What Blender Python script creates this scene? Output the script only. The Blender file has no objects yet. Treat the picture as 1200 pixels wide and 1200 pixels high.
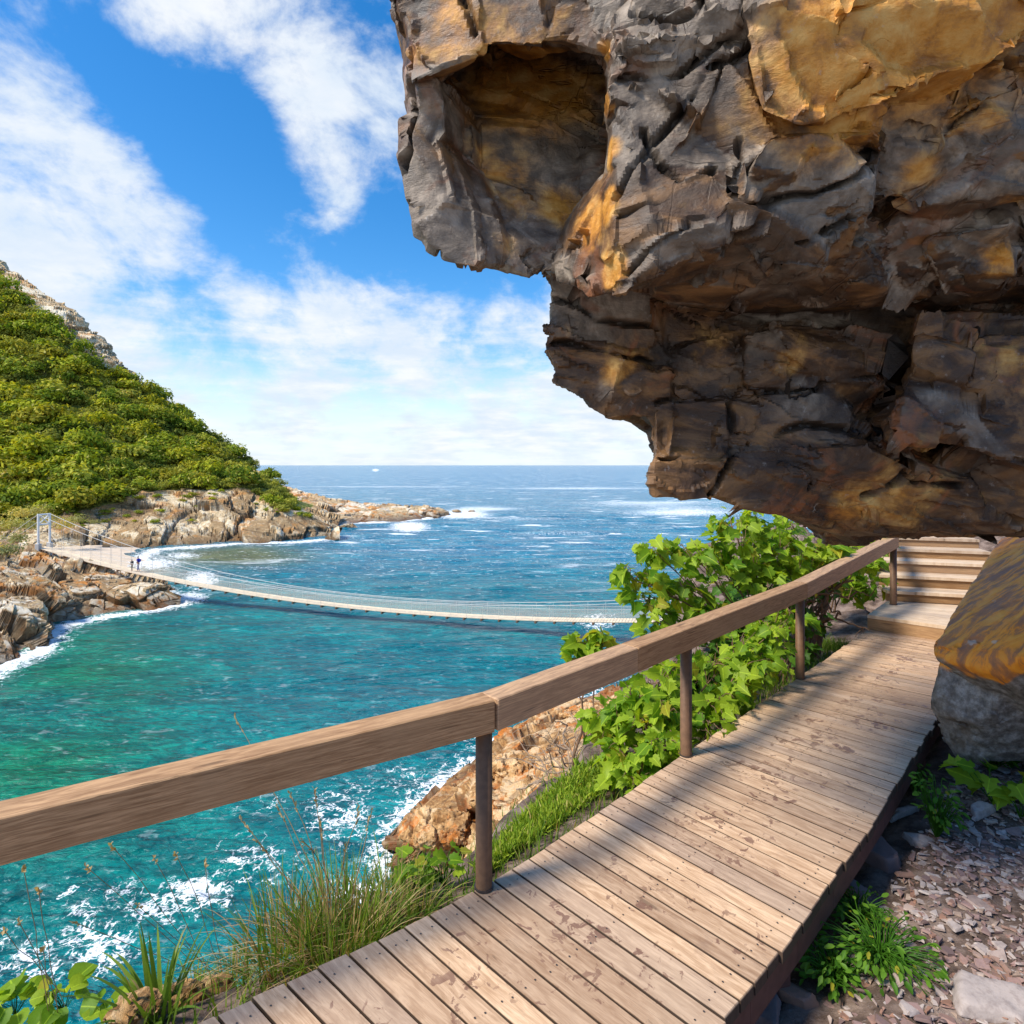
import bpy, bmesh, math, random
import numpy as np
from mathutils import Vector, Matrix, Quaternion
R = math.radians
rng = np.random.default_rng(7)
random.seed(7)
scene = bpy.context.scene
COL = scene.collection
ZW = -13.0                      # sea level; the boardwalk is z = 0

def P(px, py, d):
    """a point at distance d along the line of sight measured in the photograph"""
    return np.array([(px - 600) / 700 * d, d, 2 - (py - 545) / 700 * d])

# ------------------------------------------------------------------ noise
def _h(ix, iy, iz, seed):
    n = (ix.astype(np.int64) * 374761393 + iy.astype(np.int64) * 668265263 + iz.astype(np.int64) * 2147483647 + seed * 1274126177) & 0xffffffff
    n = ((n ^ (n >> 13)) * 1274126177) & 0xffffffff
    n = ((n ^ (n >> 16)) * 2246822519) & 0xffffffff
    n = n ^ (n >> 15)
    return (n & 0xffffff) / float(0xffffff)

def vnoise(p, seed=0):
    i = np.floor(p).astype(np.int64); f = p - i; f = f * f * (3 - 2 * f)
    out = 0
    for a in (0, 1):
        for b in (0, 1):
            for c in (0, 1):
                w = (f[:, 0] if a else 1 - f[:, 0]) * (f[:, 1] if b else 1 - f[:, 1]) * (f[:, 2] if c else 1 - f[:, 2])
                out = out + w * _h(i[:, 0] + a, i[:, 1] + b, i[:, 2] + c, seed)
    return out * 2 - 1

def fbm(p, oct=4, seed=0, gain=.5):
    s = 0; a = 1; tot = 0
    for k in range(oct):
        s = s + a * vnoise(p * 2 ** k + 17.3 * k, seed + k); tot += a; a *= gain
    return s / tot

def facets(p, seed=0, tilt=.5):
    """tilted cell facets: returns height (-1..1) and edge distance (0 at a crack)"""
    i = np.floor(p).astype(np.int64)
    n = len(p); b1 = np.full(n, 9.); b2 = np.full(n, 9.); h = np.zeros(n)
    for a in (-1, 0, 1):
        for b in (-1, 0, 1):
            for c in (-1, 0, 1):
                j = i + np.array([a, b, c])
                o = np.stack([_h(j[:, 0], j[:, 1], j[:, 2], seed + k) for k in range(3)], 1)
                v = p - (j + o)
                d = (v * v).sum(1)
                g = np.stack([_h(j[:, 0], j[:, 1], j[:, 2], seed + 5 + k) for k in range(4)], 1) * 2 - 1
                hh = g[:, 3] * .6 + tilt * (g[:, :3] * v).sum(1)
                m = d < b1
                b2 = np.where(m, b1, np.minimum(b2, d)); h = np.where(m, hh, h); b1 = np.where(m, d, b1)
    return h, np.sqrt(b2) - np.sqrt(b1)

def sstep(a, b, x):
    t = np.clip((x - a) / (b - a), 0, 1); return t * t * (3 - 2 * t)

# ------------------------------------------------------------------ mesh helpers
def link(o, parent=None):
    COL.objects.link(o)
    if parent is not None: o.parent = parent
    return o

def mesh_from(name, V, F, attrs=None, uv=None, smooth=False):
    me = bpy.data.meshes.new(name)
    V = np.asarray(V, dtype=np.float32)
    if isinstance(F, np.ndarray):
        k = F.shape[1]; nf = len(F); flat = F.astype(np.int32).ravel(); starts = np.arange(nf, dtype=np.int32) * k
    else:
        flat = np.array([i for f in F for i in f], dtype=np.int32)
        ln = np.array([len(f) for f in F], dtype=np.int32); starts = (np.cumsum(ln) - ln).astype(np.int32); nf = len(F)
    me.vertices.add(len(V)); me.vertices.foreach_set('co', V.ravel())
    me.loops.add(len(flat)); me.loops.foreach_set('vertex_index', flat)
    me.polygons.add(nf); me.polygons.foreach_set('loop_start', starts)
    me.update(calc_edges=True); me.validate()
    if attrs:
        for nme, arr in attrs.items():
            arr = np.asarray(arr, dtype=np.float32)
            if arr.ndim == 1:
                a = me.attributes.new(nme, 'FLOAT', 'POINT'); a.data.foreach_set('value', arr)
            else:
                a = me.attributes.new(nme, 'FLOAT_VECTOR', 'POINT'); a.data.foreach_set('vector', arr.ravel())
    if uv is not None:
        u = me.uv_layers.new(name='UVMap'); uvv = np.asarray(uv, dtype=np.float32)
        u.data.foreach_set('uv', uvv[flat].ravel())
    me.polygons.foreach_set('use_smooth', np.full(len(me.polygons), smooth))
    return me

def mk(name, V, F, mat, parent=None, attrs=None, uv=None, smooth=False):
    me = mesh_from(name, V, F, attrs, uv, smooth)
    me.materials.append(mat)
    return link(bpy.data.objects.new(name, me), parent)

def empty(name, loc=(0, 0, 0)):
    o = bpy.data.objects.new(name, None); o.empty_display_size = .2; o.location = loc
    return link(o)

def tag(o, label=None, cat=None, group=None, kind=None):
    if label: o['label'] = label
    if cat: o['category'] = cat
    if group: o['group'] = group
    if kind: o['kind'] = kind
    return o

def copy_tree(o, parent=None):
    c = o.copy(); link(c, parent)
    for ch in list(o.children): copy_tree(ch, c)
    return c

class MB:
    def __init__(s): s.V = []; s.F = []; s.U = []; s.A = []; s.n = 0
    def add(s, V, F, uv=None, a=0.):
        V = np.asarray(V, float); s.V.append(V); s.F += [[i + s.n for i in f] for f in F]
        s.U.append(np.zeros((len(V), 2)) if uv is None else np.asarray(uv, float))
        s.A.append(np.full(len(V), a) if np.isscalar(a) else np.asarray(a)); s.n += len(V)
    def build(s, name, mat, parent=None, smooth=False):
        return mk(name, np.concatenate(s.V), s.F, mat, parent, {'rnd': np.concatenate(s.A)}, np.concatenate(s.U), smooth)

def tube(mb, pts, rad, n=8, a=0., cap=True):
    pts = np.asarray(pts, float); m = len(pts)
    rad = np.full(m, rad) if np.isscalar(rad) else np.asarray(rad)
    t = np.gradient(pts, axis=0); t /= np.linalg.norm(t, axis=1)[:, None] + 1e-9
    up = np.array([0, 0, 1.]) if abs(t[0][2]) < .9 else np.array([1., 0, 0])
    V = []; U = []; L = 0
    for i in range(m):
        x = np.cross(t[i], up); x /= np.linalg.norm(x) + 1e-9; y = np.cross(x, t[i]); up = y
        if i: L += np.linalg.norm(pts[i] - pts[i - 1])
        for k in range(n):
            an = 2 * math.pi * k / n
            V.append(pts[i] + rad[i] * (math.cos(an) * x + math.sin(an) * y)); U.append((L, k / n))
    F = [[i * n + k, i * n + (k + 1) % n, (i + 1) * n + (k + 1) % n, (i + 1) * n + k] for i in range(m - 1) for k in range(n)]
    if cap: F += [list(range(n))[::-1], [(m - 1) * n + k for k in range(n)]]
    mb.add(V, F, U, a)

def beam(mb, a, b, w, h, bev=.006, r=0., side=None):
    """bevelled bar from a to b (points on the centreline), w across, h up"""
    a = np.asarray(a, float); b = np.asarray(b, float); t = b - a; L = np.linalg.norm(t); t /= L
    up = np.array([0, 0, 1.]) if abs(t[2]) < .95 else np.array([1., 0, 0])
    x = np.cross(t, up); x /= np.linalg.norm(x); y = np.cross(x, t)
    prof = []
    for (sx, sy) in ((1, 1), (-1, 1), (-1, -1), (1, -1)):
        c = [(sx * (w / 2 - bev), sy * h / 2), (sx * w / 2, sy * (h / 2 - bev))]
        if sx * sy > 0: c = c[::-1]
        prof += c
    V = []; U = []
    uo = random.random() * 50
    acc = 0; us = []
    for k in range(8):
        us.append(acc); q = prof[(k + 1) % 8]; acc += math.hypot(q[0] - prof[k][0], q[1] - prof[k][1])
    for s_, e in ((0, bev), (bev, 0), (L - bev, 0), (L, bev)):
        for k, (px, py) in enumerate(prof):
            f = 1 - (e / (min(w, h) / 2) if e else 0)
            V.append(a + t * s_ + x * px * f + y * py * f); U.append((uo + s_, us[k] + r * 7))
    F = [[i * 8 + k, i * 8 + (k + 1) % 8, (i + 1) * 8 + (k + 1) % 8, (i + 1) * 8 + k] for i in range(3) for k in range(8)]
    F += [list(range(8))[::-1], [24 + k for k in range(8)]]
    mb.add(V, F, U, r)

def eval_mesh(o):
    dg = bpy.context.evaluated_depsgraph_get(); dg.update()
    return bpy.data.meshes.new_from_object(o.evaluated_get(dg))

def arrays(me):
    n = len(me.vertices); V = np.empty(n * 3, np.float32); me.vertices.foreach_get('co', V)
    N = np.empty(n * 3, np.float32); me.vertex_normals.foreach_get('vector', N)
    F = [list(p.vertices) for p in me.polygons]
    if all(len(f) == 4 for f in F[:50]) and all(len(f) == 4 for f in F): F = np.array(F)
    return V.reshape(-1, 3).astype(float), N.reshape(-1, 3).astype(float), F

def remesh(V, F, vox):
    me = mesh_from('tmp', V, F); o = link(bpy.data.objects.new('tmp', me))
    m = o.modifiers.new('r', 'REMESH'); m.mode = 'VOXEL'; m.voxel_size = vox
    e = eval_mesh(o); out = arrays(e)
    bpy.data.objects.remove(o); bpy.data.meshes.remove(me); bpy.data.meshes.remove(e)
    return out

def hull(pts):
    bm = bmesh.new()
    for p in pts: bm.verts.new(p)
    r = bmesh.ops.convex_hull(bm, input=bm.verts)
    bmesh.ops.delete(bm, geom=[v for v in bm.verts if not v.link_faces], context='VERTS')
    bm.verts.index_update()
    V = np.array([v.co[:] for v in bm.verts]); F = [[v.index for v in f.verts] for f in bm.faces]
    bm.free(); return V, F

def normals(V, F):
    me = mesh_from('tmp', V, F); N = arrays(me)[1]; bpy.data.meshes.remove(me); return N

def grid_faces(nr, nc):
    i = np.arange(nr - 1)[:, None] * nc + np.arange(nc - 1)[None]; i = i.ravel()
    return np.stack([i, i + 1, i + nc + 1, i + nc], 1)

def rock_disp(V, N, scales, amps, seed=0, stretch=(1, 1, 1), rot=None, crack=.3, tilt=.6, warp=.25):
    Q = V.copy()
    if rot is not None: Q = Q @ rot
    Q = Q * np.array(stretch)
    dv = np.zeros(len(V)); E = np.ones(len(V))
    for k, (s, a) in enumerate(zip(scales, amps)):
        w = np.stack([fbm(Q / s * 1.3 + 31 * j, 2, seed + 40 + j) for j in range(3)], 1) * warp
        h, e = facets(Q / s + w, seed + k * 11, tilt)
        dv += a * h - a * crack * (1 - sstep(0, .10, e)); E = np.minimum(E, e)
    return dv, E

def rotm(ax, ay, az):
    from mathutils import Euler
    return np.array(Euler((R(ax), R(ay), R(az))).to_matrix())

def planarize(V, N, scale, stretch=(1, 1, 1), rot=None, k=.85, seed=0, warp=.15, mask=None, jut=0.):
    """break a surface into flat-faced pieces: every cell's vertices are drawn onto that cell's own plane"""
    Q = (V if rot is None else V @ rot) * np.array(stretch) / scale
    Q = Q + np.stack([fbm(Q * .9 + 13 * j, 2, seed + 50 + j) for j in range(3)], 1) * warp
    i = np.floor(Q).astype(np.int64); best = np.full(len(Q), 9.); cid = np.zeros(len(Q), np.int64)
    for a in (-1, 0, 1):
        for b in (-1, 0, 1):
            for c in (-1, 0, 1):
                j = i + np.array([a, b, c]); o = np.stack([_h(j[:, 0], j[:, 1], j[:, 2], seed + q) for q in range(3)], 1)
                d = ((Q - j - o) ** 2).sum(1); m = d < best; best = np.where(m, d, best)
                cid = np.where(m, ((j[:, 0] + 500) * 4000 + j[:, 1] + 500) * 4000 + j[:, 2] + 500, cid)
    ax = np.abs(N).argmax(1); cid = cid * 6 + ax * 2 + (N[np.arange(len(N)), ax] > 0)
    u, inv, cnt = np.unique(cid, return_inverse=True, return_counts=True)
    C = np.stack([np.bincount(inv, V[:, q]) for q in range(3)], 1) / cnt[:, None]; D = V - C[inv]
    cov = np.stack([np.bincount(inv, D[:, p] * D[:, q]) for p in range(3) for q in range(3)], 1).reshape(-1, 3, 3) / cnt[:, None, None]
    n = np.linalg.eigh(cov + np.eye(3) * 1e-9)[1][:, :, 0]
    mn = np.stack([np.bincount(inv, N[:, q]) for q in range(3)], 1); n *= np.sign((n * mn).sum(1))[:, None]
    h = (D * n[inv]).sum(1); w = k * (cnt > 6)[inv] * (1 if mask is None else mask); rj = (_h(u % 100003, u // 100003, u * 0, seed) - .5)[inv] * 2 * jut
    return V - n[inv] * (h * w - rj * w)[:, None], ((u * 7919) % 1000 / 1000.)[inv]

def relax(V, F, n=1, k=.5):
    """even out single vertices that stick out of their neighbours"""
    if not isinstance(F, np.ndarray): F = np.array([f[:4] if len(f) > 3 else [f[0], f[1], f[2], f[2]] for f in F])
    E = np.concatenate([F[:, [i, (i + 1) % 4]] for i in range(4)]); E = np.concatenate([E, E[:, ::-1]])
    c = np.bincount(E[:, 0], minlength=len(V)); c = np.maximum(c, 1)
    for _ in range(n):
        S = np.stack([np.bincount(E[:, 0], V[E[:, 1], q], minlength=len(V)) for q in range(3)], 1) / c[:, None]; V = V * (1 - k) + S * k
    return V
# ------------------------------------------------------------------ materials
class NT:
    def __init__(s, name):
        s.m = bpy.data.materials.new(name); s.m.use_nodes = True; s.t = s.m.node_tree; s.t.nodes.clear()
        s.out = s.t.nodes.new('ShaderNodeOutputMaterial')
    def n(s, typ, **kw):
        nd = s.t.nodes.new('ShaderNode' + typ)
        for k, v in kw.items():
            if k.startswith('i_'):
                key = k[2:]; key = int(key) if key.isdigit() else key.replace('_', ' ')
                s.set(nd.inputs[key], v)
            else: setattr(nd, k, v)
        return nd
    def set(s, sock, v):
        if hasattr(v, 'links') or isinstance(v, bpy.types.NodeSocket): s.t.links.new(v, sock)
        elif isinstance(v, (tuple, list)) and len(v) == 3 and sock.type == 'RGBA': sock.default_value = (*v, 1)
        else: sock.default_value = v
    def attr(s, name): return s.n('Attribute', attribute_name=name)
    def obj(s): return s.n('TexCoord').outputs['Object']
    def math(s, op, a, b=0., clamp=False):
        nd = s.n('Math', operation=op, use_clamp=clamp); s.set(nd.inputs[0], a); s.set(nd.inputs[1], b); return nd.outputs[0]
    def mapr(s, v, a, b, c=0., d=1., smooth=True):
        nd = s.n('MapRange', interpolation_type='SMOOTHSTEP' if smooth else 'LINEAR')
        for i, x in enumerate((v, a, b, c, d)): s.set(nd.inputs[i], x)
        return nd.outputs[0]
    def mix(s, f, a, b, mode='MIX'):
        nd = s.n('Mix', data_type='RGBA', blend_type=mode); s.set(nd.inputs[0], f); s.set(nd.inputs[6], a); s.set(nd.inputs[7], b); return nd.outputs[2]
    def noise(s, vec, scale, detail=4., rough=.55, dist=0., out=0):
        nd = s.n('TexNoise'); s.set(nd.inputs['Vector'], vec); nd.inputs['Scale'].default_value = scale
        nd.inputs['Detail'].default_value = detail; nd.inputs['Roughness'].default_value = rough; nd.inputs['Distortion'].default_value = dist
        return nd.outputs[out]
    def vor(s, vec, scale, feature='F1', out=0, rnd=1.):
        nd = s.n('TexVoronoi', feature=feature); s.set(nd.inputs['Vector'], vec); nd.inputs['Scale'].default_value = scale
        nd.inputs['Randomness'].default_value = rnd; return nd.outputs[out]
    def scale(s, vec, sc, rot=(0, 0, 0)):
        nd = s.n('Mapping'); s.set(nd.inputs[0], vec); nd.inputs['Scale'].default_value = sc; nd.inputs['Rotation'].default_value = rot; return nd.outputs[0]
    def ramp(s, f, stops):
        nd = s.n('ValToRGB'); s.set(nd.inputs[0], f); el = nd.color_ramp.elements
        while len(el) < len(stops): el.new(.5)
        for e, (p, c) in zip(el, stops): e.position = p; e.color = (*c, 1)
        return nd.outputs[0]
    def bump(s, h, strength=.5, dist=.01, normal=None):
        nd = s.n('Bump'); nd.inputs['Strength'].default_value = strength; nd.inputs['Distance'].default_value = dist; s.set(nd.inputs['Height'], h)
        if normal is not None: s.set(nd.inputs['Normal'], normal)
        return nd.outputs[0]
    def bsdf(s, col, rough=.7, normal=None, spec=.4, **kw):
        nd = s.n('BsdfPrincipled'); s.set(nd.inputs['Base Color'], col); s.set(nd.inputs['Roughness'], rough)
        nd.inputs['Specular IOR Level'].default_value = spec
        if normal is not None: s.set(nd.inputs['Normal'], normal)
        for k, v in kw.items(): s.set(nd.inputs[k.replace('_', ' ')], v)
        return nd.outputs[0]
    def done(s, sh): s.t.links.new(sh, s.out.inputs['Surface']); return s.m

def mat_plain(name, col, rough=.7, spec=.4, metal=0., var=.15, sc=20.):
    t = NT(name); o = t.obj(); n = t.noise(o, sc, 4)
    c = t.mix(t.mapr(n, .3, .7), tuple(x * (1 - var) for x in col), tuple(min(1, x * (1 + var)) for x in col))
    return t.done(t.bsdf(c, rough, t.bump(n, .2, .003), spec, Metallic=metal))

def mat_cliff():
    t = NT('overhang_rock'); o = t.obj()
    och = t.attr('ochre').outputs['Fac']; rr = t.attr('cell').outputs['Fac']; cr = t.attr('crack').outputs['Fac']; br = t.attr('brn_shade').outputs['Fac']
    n1 = t.noise(o, 1.5, 6, .6, .6); n2 = t.noise(o, 9., 8, .65, .3); n3 = t.noise(t.scale(o, (2.2, 2.2, 5), (0, .4, .2)), 1.6, 9, .66, .8)
    grey = t.ramp(t.mapr(n2, .3, .72), [(0, (.055, .036, .024)), (.45, (.165, .122, .088)), (1, (.36, .285, .22))])
    grey = t.mix(t.mapr(n3, .45, .65, 0, .6), grey, (.13, .105, .085))
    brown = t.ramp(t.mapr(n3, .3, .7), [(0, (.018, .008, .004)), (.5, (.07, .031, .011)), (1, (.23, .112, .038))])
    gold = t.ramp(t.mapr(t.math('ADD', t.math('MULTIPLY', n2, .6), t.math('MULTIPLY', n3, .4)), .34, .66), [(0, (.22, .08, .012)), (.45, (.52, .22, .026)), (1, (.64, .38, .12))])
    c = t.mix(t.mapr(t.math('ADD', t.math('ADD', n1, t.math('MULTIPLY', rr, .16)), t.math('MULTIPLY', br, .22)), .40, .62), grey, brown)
    f = t.math('ADD', och, t.math('MULTIPLY', t.math('SUBTRACT', n1, .5), 1.9))
    f = t.math('ADD', f, t.math('MULTIPLY', t.math('SUBTRACT', n2, .5), .9))
    c = t.mix(t.mapr(f, .26, .74), c, gold)
    rust = t.mapr(t.noise(o, 2.9, 6, .62, 1.2), .55, .68)
    c = t.mix(t.math('MULTIPLY', rust, t.mapr(br, 0, 1, .4, .8)), c, (.24, .075, .02))
    dk = t.mapr(t.noise(t.scale(o, (2.5, 2.5, 1)), 1.1, 5, .6, .8), .55, .72)
    c = t.mix(t.math('MULTIPLY', dk, .5), c, (.05, .038, .03))
    lich = t.mapr(t.noise(o, 26, 6, .7), .61, .69)
    c = t.mix(t.math('MULTIPLY', lich, .22), c, (.46, .43, .4))
    c = t.mix(t.mapr(cr, 0., .07, .92, 0.), c, (.014, .009, .006))
    def line(sc, rot, s, w, seed):
        q = t.scale(t.n('VectorMath', operation='ADD', i_0=o, i_1=(seed, seed * .7, 0)).outputs[0], sc, rot)
        return t.mapr(t.math('ABSOLUTE', t.math('SUBTRACT', t.noise(q, s, 4, .5, .3), .5)), 0., w)
    ln = t.math('MINIMUM', line((1, 1, 2.6), (0, .4, .2), 1.3, .007, 3.), line((2.4, 1, .7), (0, -.6, .3), 1.1, .006, 11.))
    gate = t.mapr(t.noise(o, 1.1, 3), .5, .62); ln = t.math('MAXIMUM', ln, t.math('SUBTRACT', 1., gate))
    c = t.mix(t.math('MULTIPLY', t.math('SUBTRACT', 1., ln), .3), c, (.03, .022, .016))
    fine = t.noise(o, 45, 8, .7); mid = t.noise(t.scale(o, (1, 1, 1.35), (.3, .6, 0)), 8, 9, .66, .3)
    b = t.bump(fine, .35, .008); b = t.bump(mid, .5, .026, b); b = t.bump(n3, .3, .04, b); b = t.bump(ln, .5, .02, b)
    return t.done(t.bsdf(c, t.mapr(n2, .3, .7, .45, .75), b, .5))

def mat_coast(name, s=1., tint=(1, 1, 1), wetz=None):
    """tan and orange tilted sandstone; dark and wet just above the sea"""
    t = NT(name); o = t.obj(); T = lambda c: tuple(x * y for x, y in zip(c, tint))
    n1 = t.noise(o, .35 / s, 6, .65, .5); n2 = t.noise(o, 2.2 / s, 8, .7, .4); rr = t.attr('cell').outputs['Fac']; cr = t.attr('crack').outputs['Fac']
    base = t.ramp(t.mapr(t.math('ADD', n2, t.math('MULTIPLY', rr, .25)), .28, .75), [(0, T((.33, .20, .09))), (.35, T((.60, .43, .23))), (.7, T((.74, .57, .35))), (1, T((.85, .75, .58)))])
    c = t.mix(t.mapr(t.math('ADD', n1, t.math('MULTIPLY', t.noise(o, 1.3 / s, 5, .6), .5)), .74, .90), base, T((.62, .25, .05)))
    c = t.mix(t.math('MULTIPLY', t.mapr(t.noise(o, .9 / s, 6, .7, .8), .56, .68), .7), c, T((.72, .66, .56)))
    c = t.mix(t.mapr(cr, .0, .07, .6, 0.), c, (.08, .045, .025))
    z = t.n('SeparateXYZ', i_0=t.n('NewGeometry').outputs['Position']).outputs[2]
    wet = t.mapr(t.math('ADD', z, t.math('MULTIPLY', n1, -2.)), ZW - 1.2, ZW + .9, 1., 0.)
    c = t.mix(t.math('MULTIPLY', wet, .72), c, (.075, .04, .02))
    b = t.bump(t.noise(o, 9 / s, 8, .7), .6, .12 * s); b = t.bump(n2, .7, .35 * s, b)
    return t.done(t.bsdf(c, t.mapr(wet, 0, 1, .8, .35), b, .35))

def mat_boulder():
    t = NT('boulder_rock'); o = t.obj(); och = t.attr('ochre').outputs['Fac']
    n1 = t.noise(o, 2.2, 6, .6, .6); st = t.noise(t.scale(o, (1.2, 6.0, 2.5), (.5, .2, .9)), 2., 8, .65, .5); n2 = t.noise(o, 18, 8, .7)
    grey = t.ramp(t.mapr(n2, .3, .7), [(0, (.075, .058, .045)), (.5, (.19, .16, .13)), (1, (.35, .31, .27))])
    grey = t.mix(t.mapr(n1, .5, .65, 0, .6), grey, (.16, .105, .065))
    gold = t.ramp(t.mapr(st, .32, .7), [(0, (.30, .12, .05)), (.3, (.52, .18, .04)), (.5, (.85, .27, .012)), (1, (.92, .38, .04))])
    c = t.mix(t.mapr(t.math('ADD', och, t.math('MULTIPLY', t.math('SUBTRACT', n1, .5), 1.9)), .3, .75), grey, gold)
    sp = t.mapr(t.noise(o, 7, 3, .5), .70, .74); c = t.mix(t.math('MULTIPLY', sp, .5), c, (.6, .5, .4))
    b = t.bump(n2, .4, .012); b = t.bump(st, .5, .03, b)
    return t.done(t.bsdf(c, .55, b, .45))

def mat_wood(name, light, dark, tone=1., stains=False, gray=.0, rough=.65):
    t = NT(name); uv = t.n('TexCoord').outputs['UV']; o = t.obj(); r = t.attr('rnd').outputs['Fac']
    wv = t.n('VectorMath', operation='ADD', i_0=t.scale(uv, (1.3, 26, 1)), i_1=t.n('VectorMath', operation='SCALE', i_0=t.noise(t.scale(uv, (1.1, 5, 1)), 1.5, 3, out=1), i_Scale=5.).outputs[0]).outputs[0]
    g = t.noise(wv, 1.6, 6, .6); fine = t.noise(t.scale(uv, (6, 260, 1)), 1., 4, .6)
    gg = t.math('ADD', t.math('MULTIPLY', g, .7), t.math('MULTIPLY', fine, .3))
    c = t.ramp(t.mapr(gg, .3, .68), [(0, dark), (.55, tuple((a + b) / 2 for a, b in zip(light, dark))), (1, light)])
    kn = t.vor(t.scale(uv, (1.5, 7.5, 1)), 1., 'F1')
    k1 = t.mapr(kn, .05, .13, 1., 0.); c = t.mix(t.math('MULTIPLY', k1, .75), c, tuple(x * .45 for x in dark))
    r2 = t.math('FRACT', t.math('MULTIPLY', r, 7.31))
    c = t.mix(1., c, t.mix(r, (.74, .70, .68), (1.14, 1.10, 1.04)), 'MULTIPLY'); c = t.mix(t.mapr(r2, .5, 1., 0., .35), c, t.mix(.5, c, (.42, .38, .35)))
    ckk = t.mapr(t.math('ABSOLUTE', t.math('SUBTRACT', t.noise(t.scale(uv, (.8, 24, 1)), 1., 3, .5), .5)), 0., .006); ckk = t.math('MAXIMUM', ckk, t.mapr(t.noise(t.scale(uv, (1.1, 3, 1)), 1., 2), .62, .52))
    c = t.mix(t.math('MULTIPLY', t.math('SUBTRACT', 1., ckk), .8), c, tuple(x * .3 for x in dark))
    c = t.mix(t.mapr(t.noise(o, 2.2, 5, .6, .4), .45, .7, 0., .35), c, tuple(x * .72 for x in light), 'MIX')
    c = t.mix(t.mapr(t.attr('gap_shade').outputs['Fac'], .15, .9, 0., .93), c, (.035, .022, .016))  # shade of the deck gaps, painted into the plank sides and bevels
    rr = rough
    if stains:
        d1 = t.noise(o, 15, 4, .62, .8); d2 = t.noise(o, 3.1, 3, .5, .3)
        cen = t.attr('mid').outputs['Fac']
        s = t.mapr(t.math('ADD', t.math('ADD', d1, t.math('MULTIPLY', d2, .5)), t.math('MULTIPLY', cen, .15)), .95, .99)
        s = t.math('MULTIPLY', s, t.mapr(t.noise(o, 5, 3), .3, .6, .35, 1.)); c = t.mix(t.math('MULTIPLY', s, .75), c, (.15, .065, .042)); rr = t.mapr(s, 0, 1, rough, .4)
        sm = t.mapr(t.noise(o, 5.2, 5, .6, .6), .55, .75, 0., .35); c = t.mix(sm, c, (.2, .12, .085))
    b = t.bump(gg, .35, .004); b = t.bump(t.noise(o, 7, 2), .15, .01, b)
    return t.done(t.bsdf(c, rr, b, .35))

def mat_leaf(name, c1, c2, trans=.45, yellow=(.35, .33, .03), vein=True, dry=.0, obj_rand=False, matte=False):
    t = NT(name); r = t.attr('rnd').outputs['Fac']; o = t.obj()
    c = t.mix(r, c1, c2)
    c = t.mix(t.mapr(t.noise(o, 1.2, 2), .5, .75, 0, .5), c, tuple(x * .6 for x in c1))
    if obj_rand:
        q = t.n('ObjectInfo').outputs['Random']
        c = t.mix(1., c, t.ramp(q, [(0, (.55, .65, .8)), (.3, (1, 1, .9)), (.55, (1.5, 1.3, .9)), (.75, (1.1, .85, .9)), (.9, (1.5, 1.35, 2.2)), (1, (.8, .9, .8))]), 'MULTIPLY')
    c = t.mix(t.math('GREATER_THAN', r, .95), c, yellow)
    if vein:
        uv = t.n('TexCoord').outputs['UV']; sx = t.n('SeparateXYZ', i_0=uv)
        v = t.mapr(t.math('ABSOLUTE', sx.outputs[0]), .0, .05, .45, 0.); c = t.mix(v, c, tuple(min(1, x * 1.9) for x in c2))
        c = t.mix(t.mapr(t.noise(o, 60, 3), .5, .7, 0, .25), c, tuple(x * .7 for x in c1))
    a = t.bsdf(c, .75 if matte else .5, t.bump(t.noise(o, 45, 3), .3, .006) if vein else None, .1 if matte else .22)
    tr = t.n('BsdfTranslucent'); t.set(tr.inputs[0], t.mix(1., c, (1.5, 1.35, .55), 'MULTIPLY'))
    mx = t.n('MixShader'); mx.inputs[0].default_value = trans; t.t.links.new(a, mx.inputs[1]); t.t.links.new(tr.outputs[0], mx.inputs[2])
    return t.done(mx.outputs[0])

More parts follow.
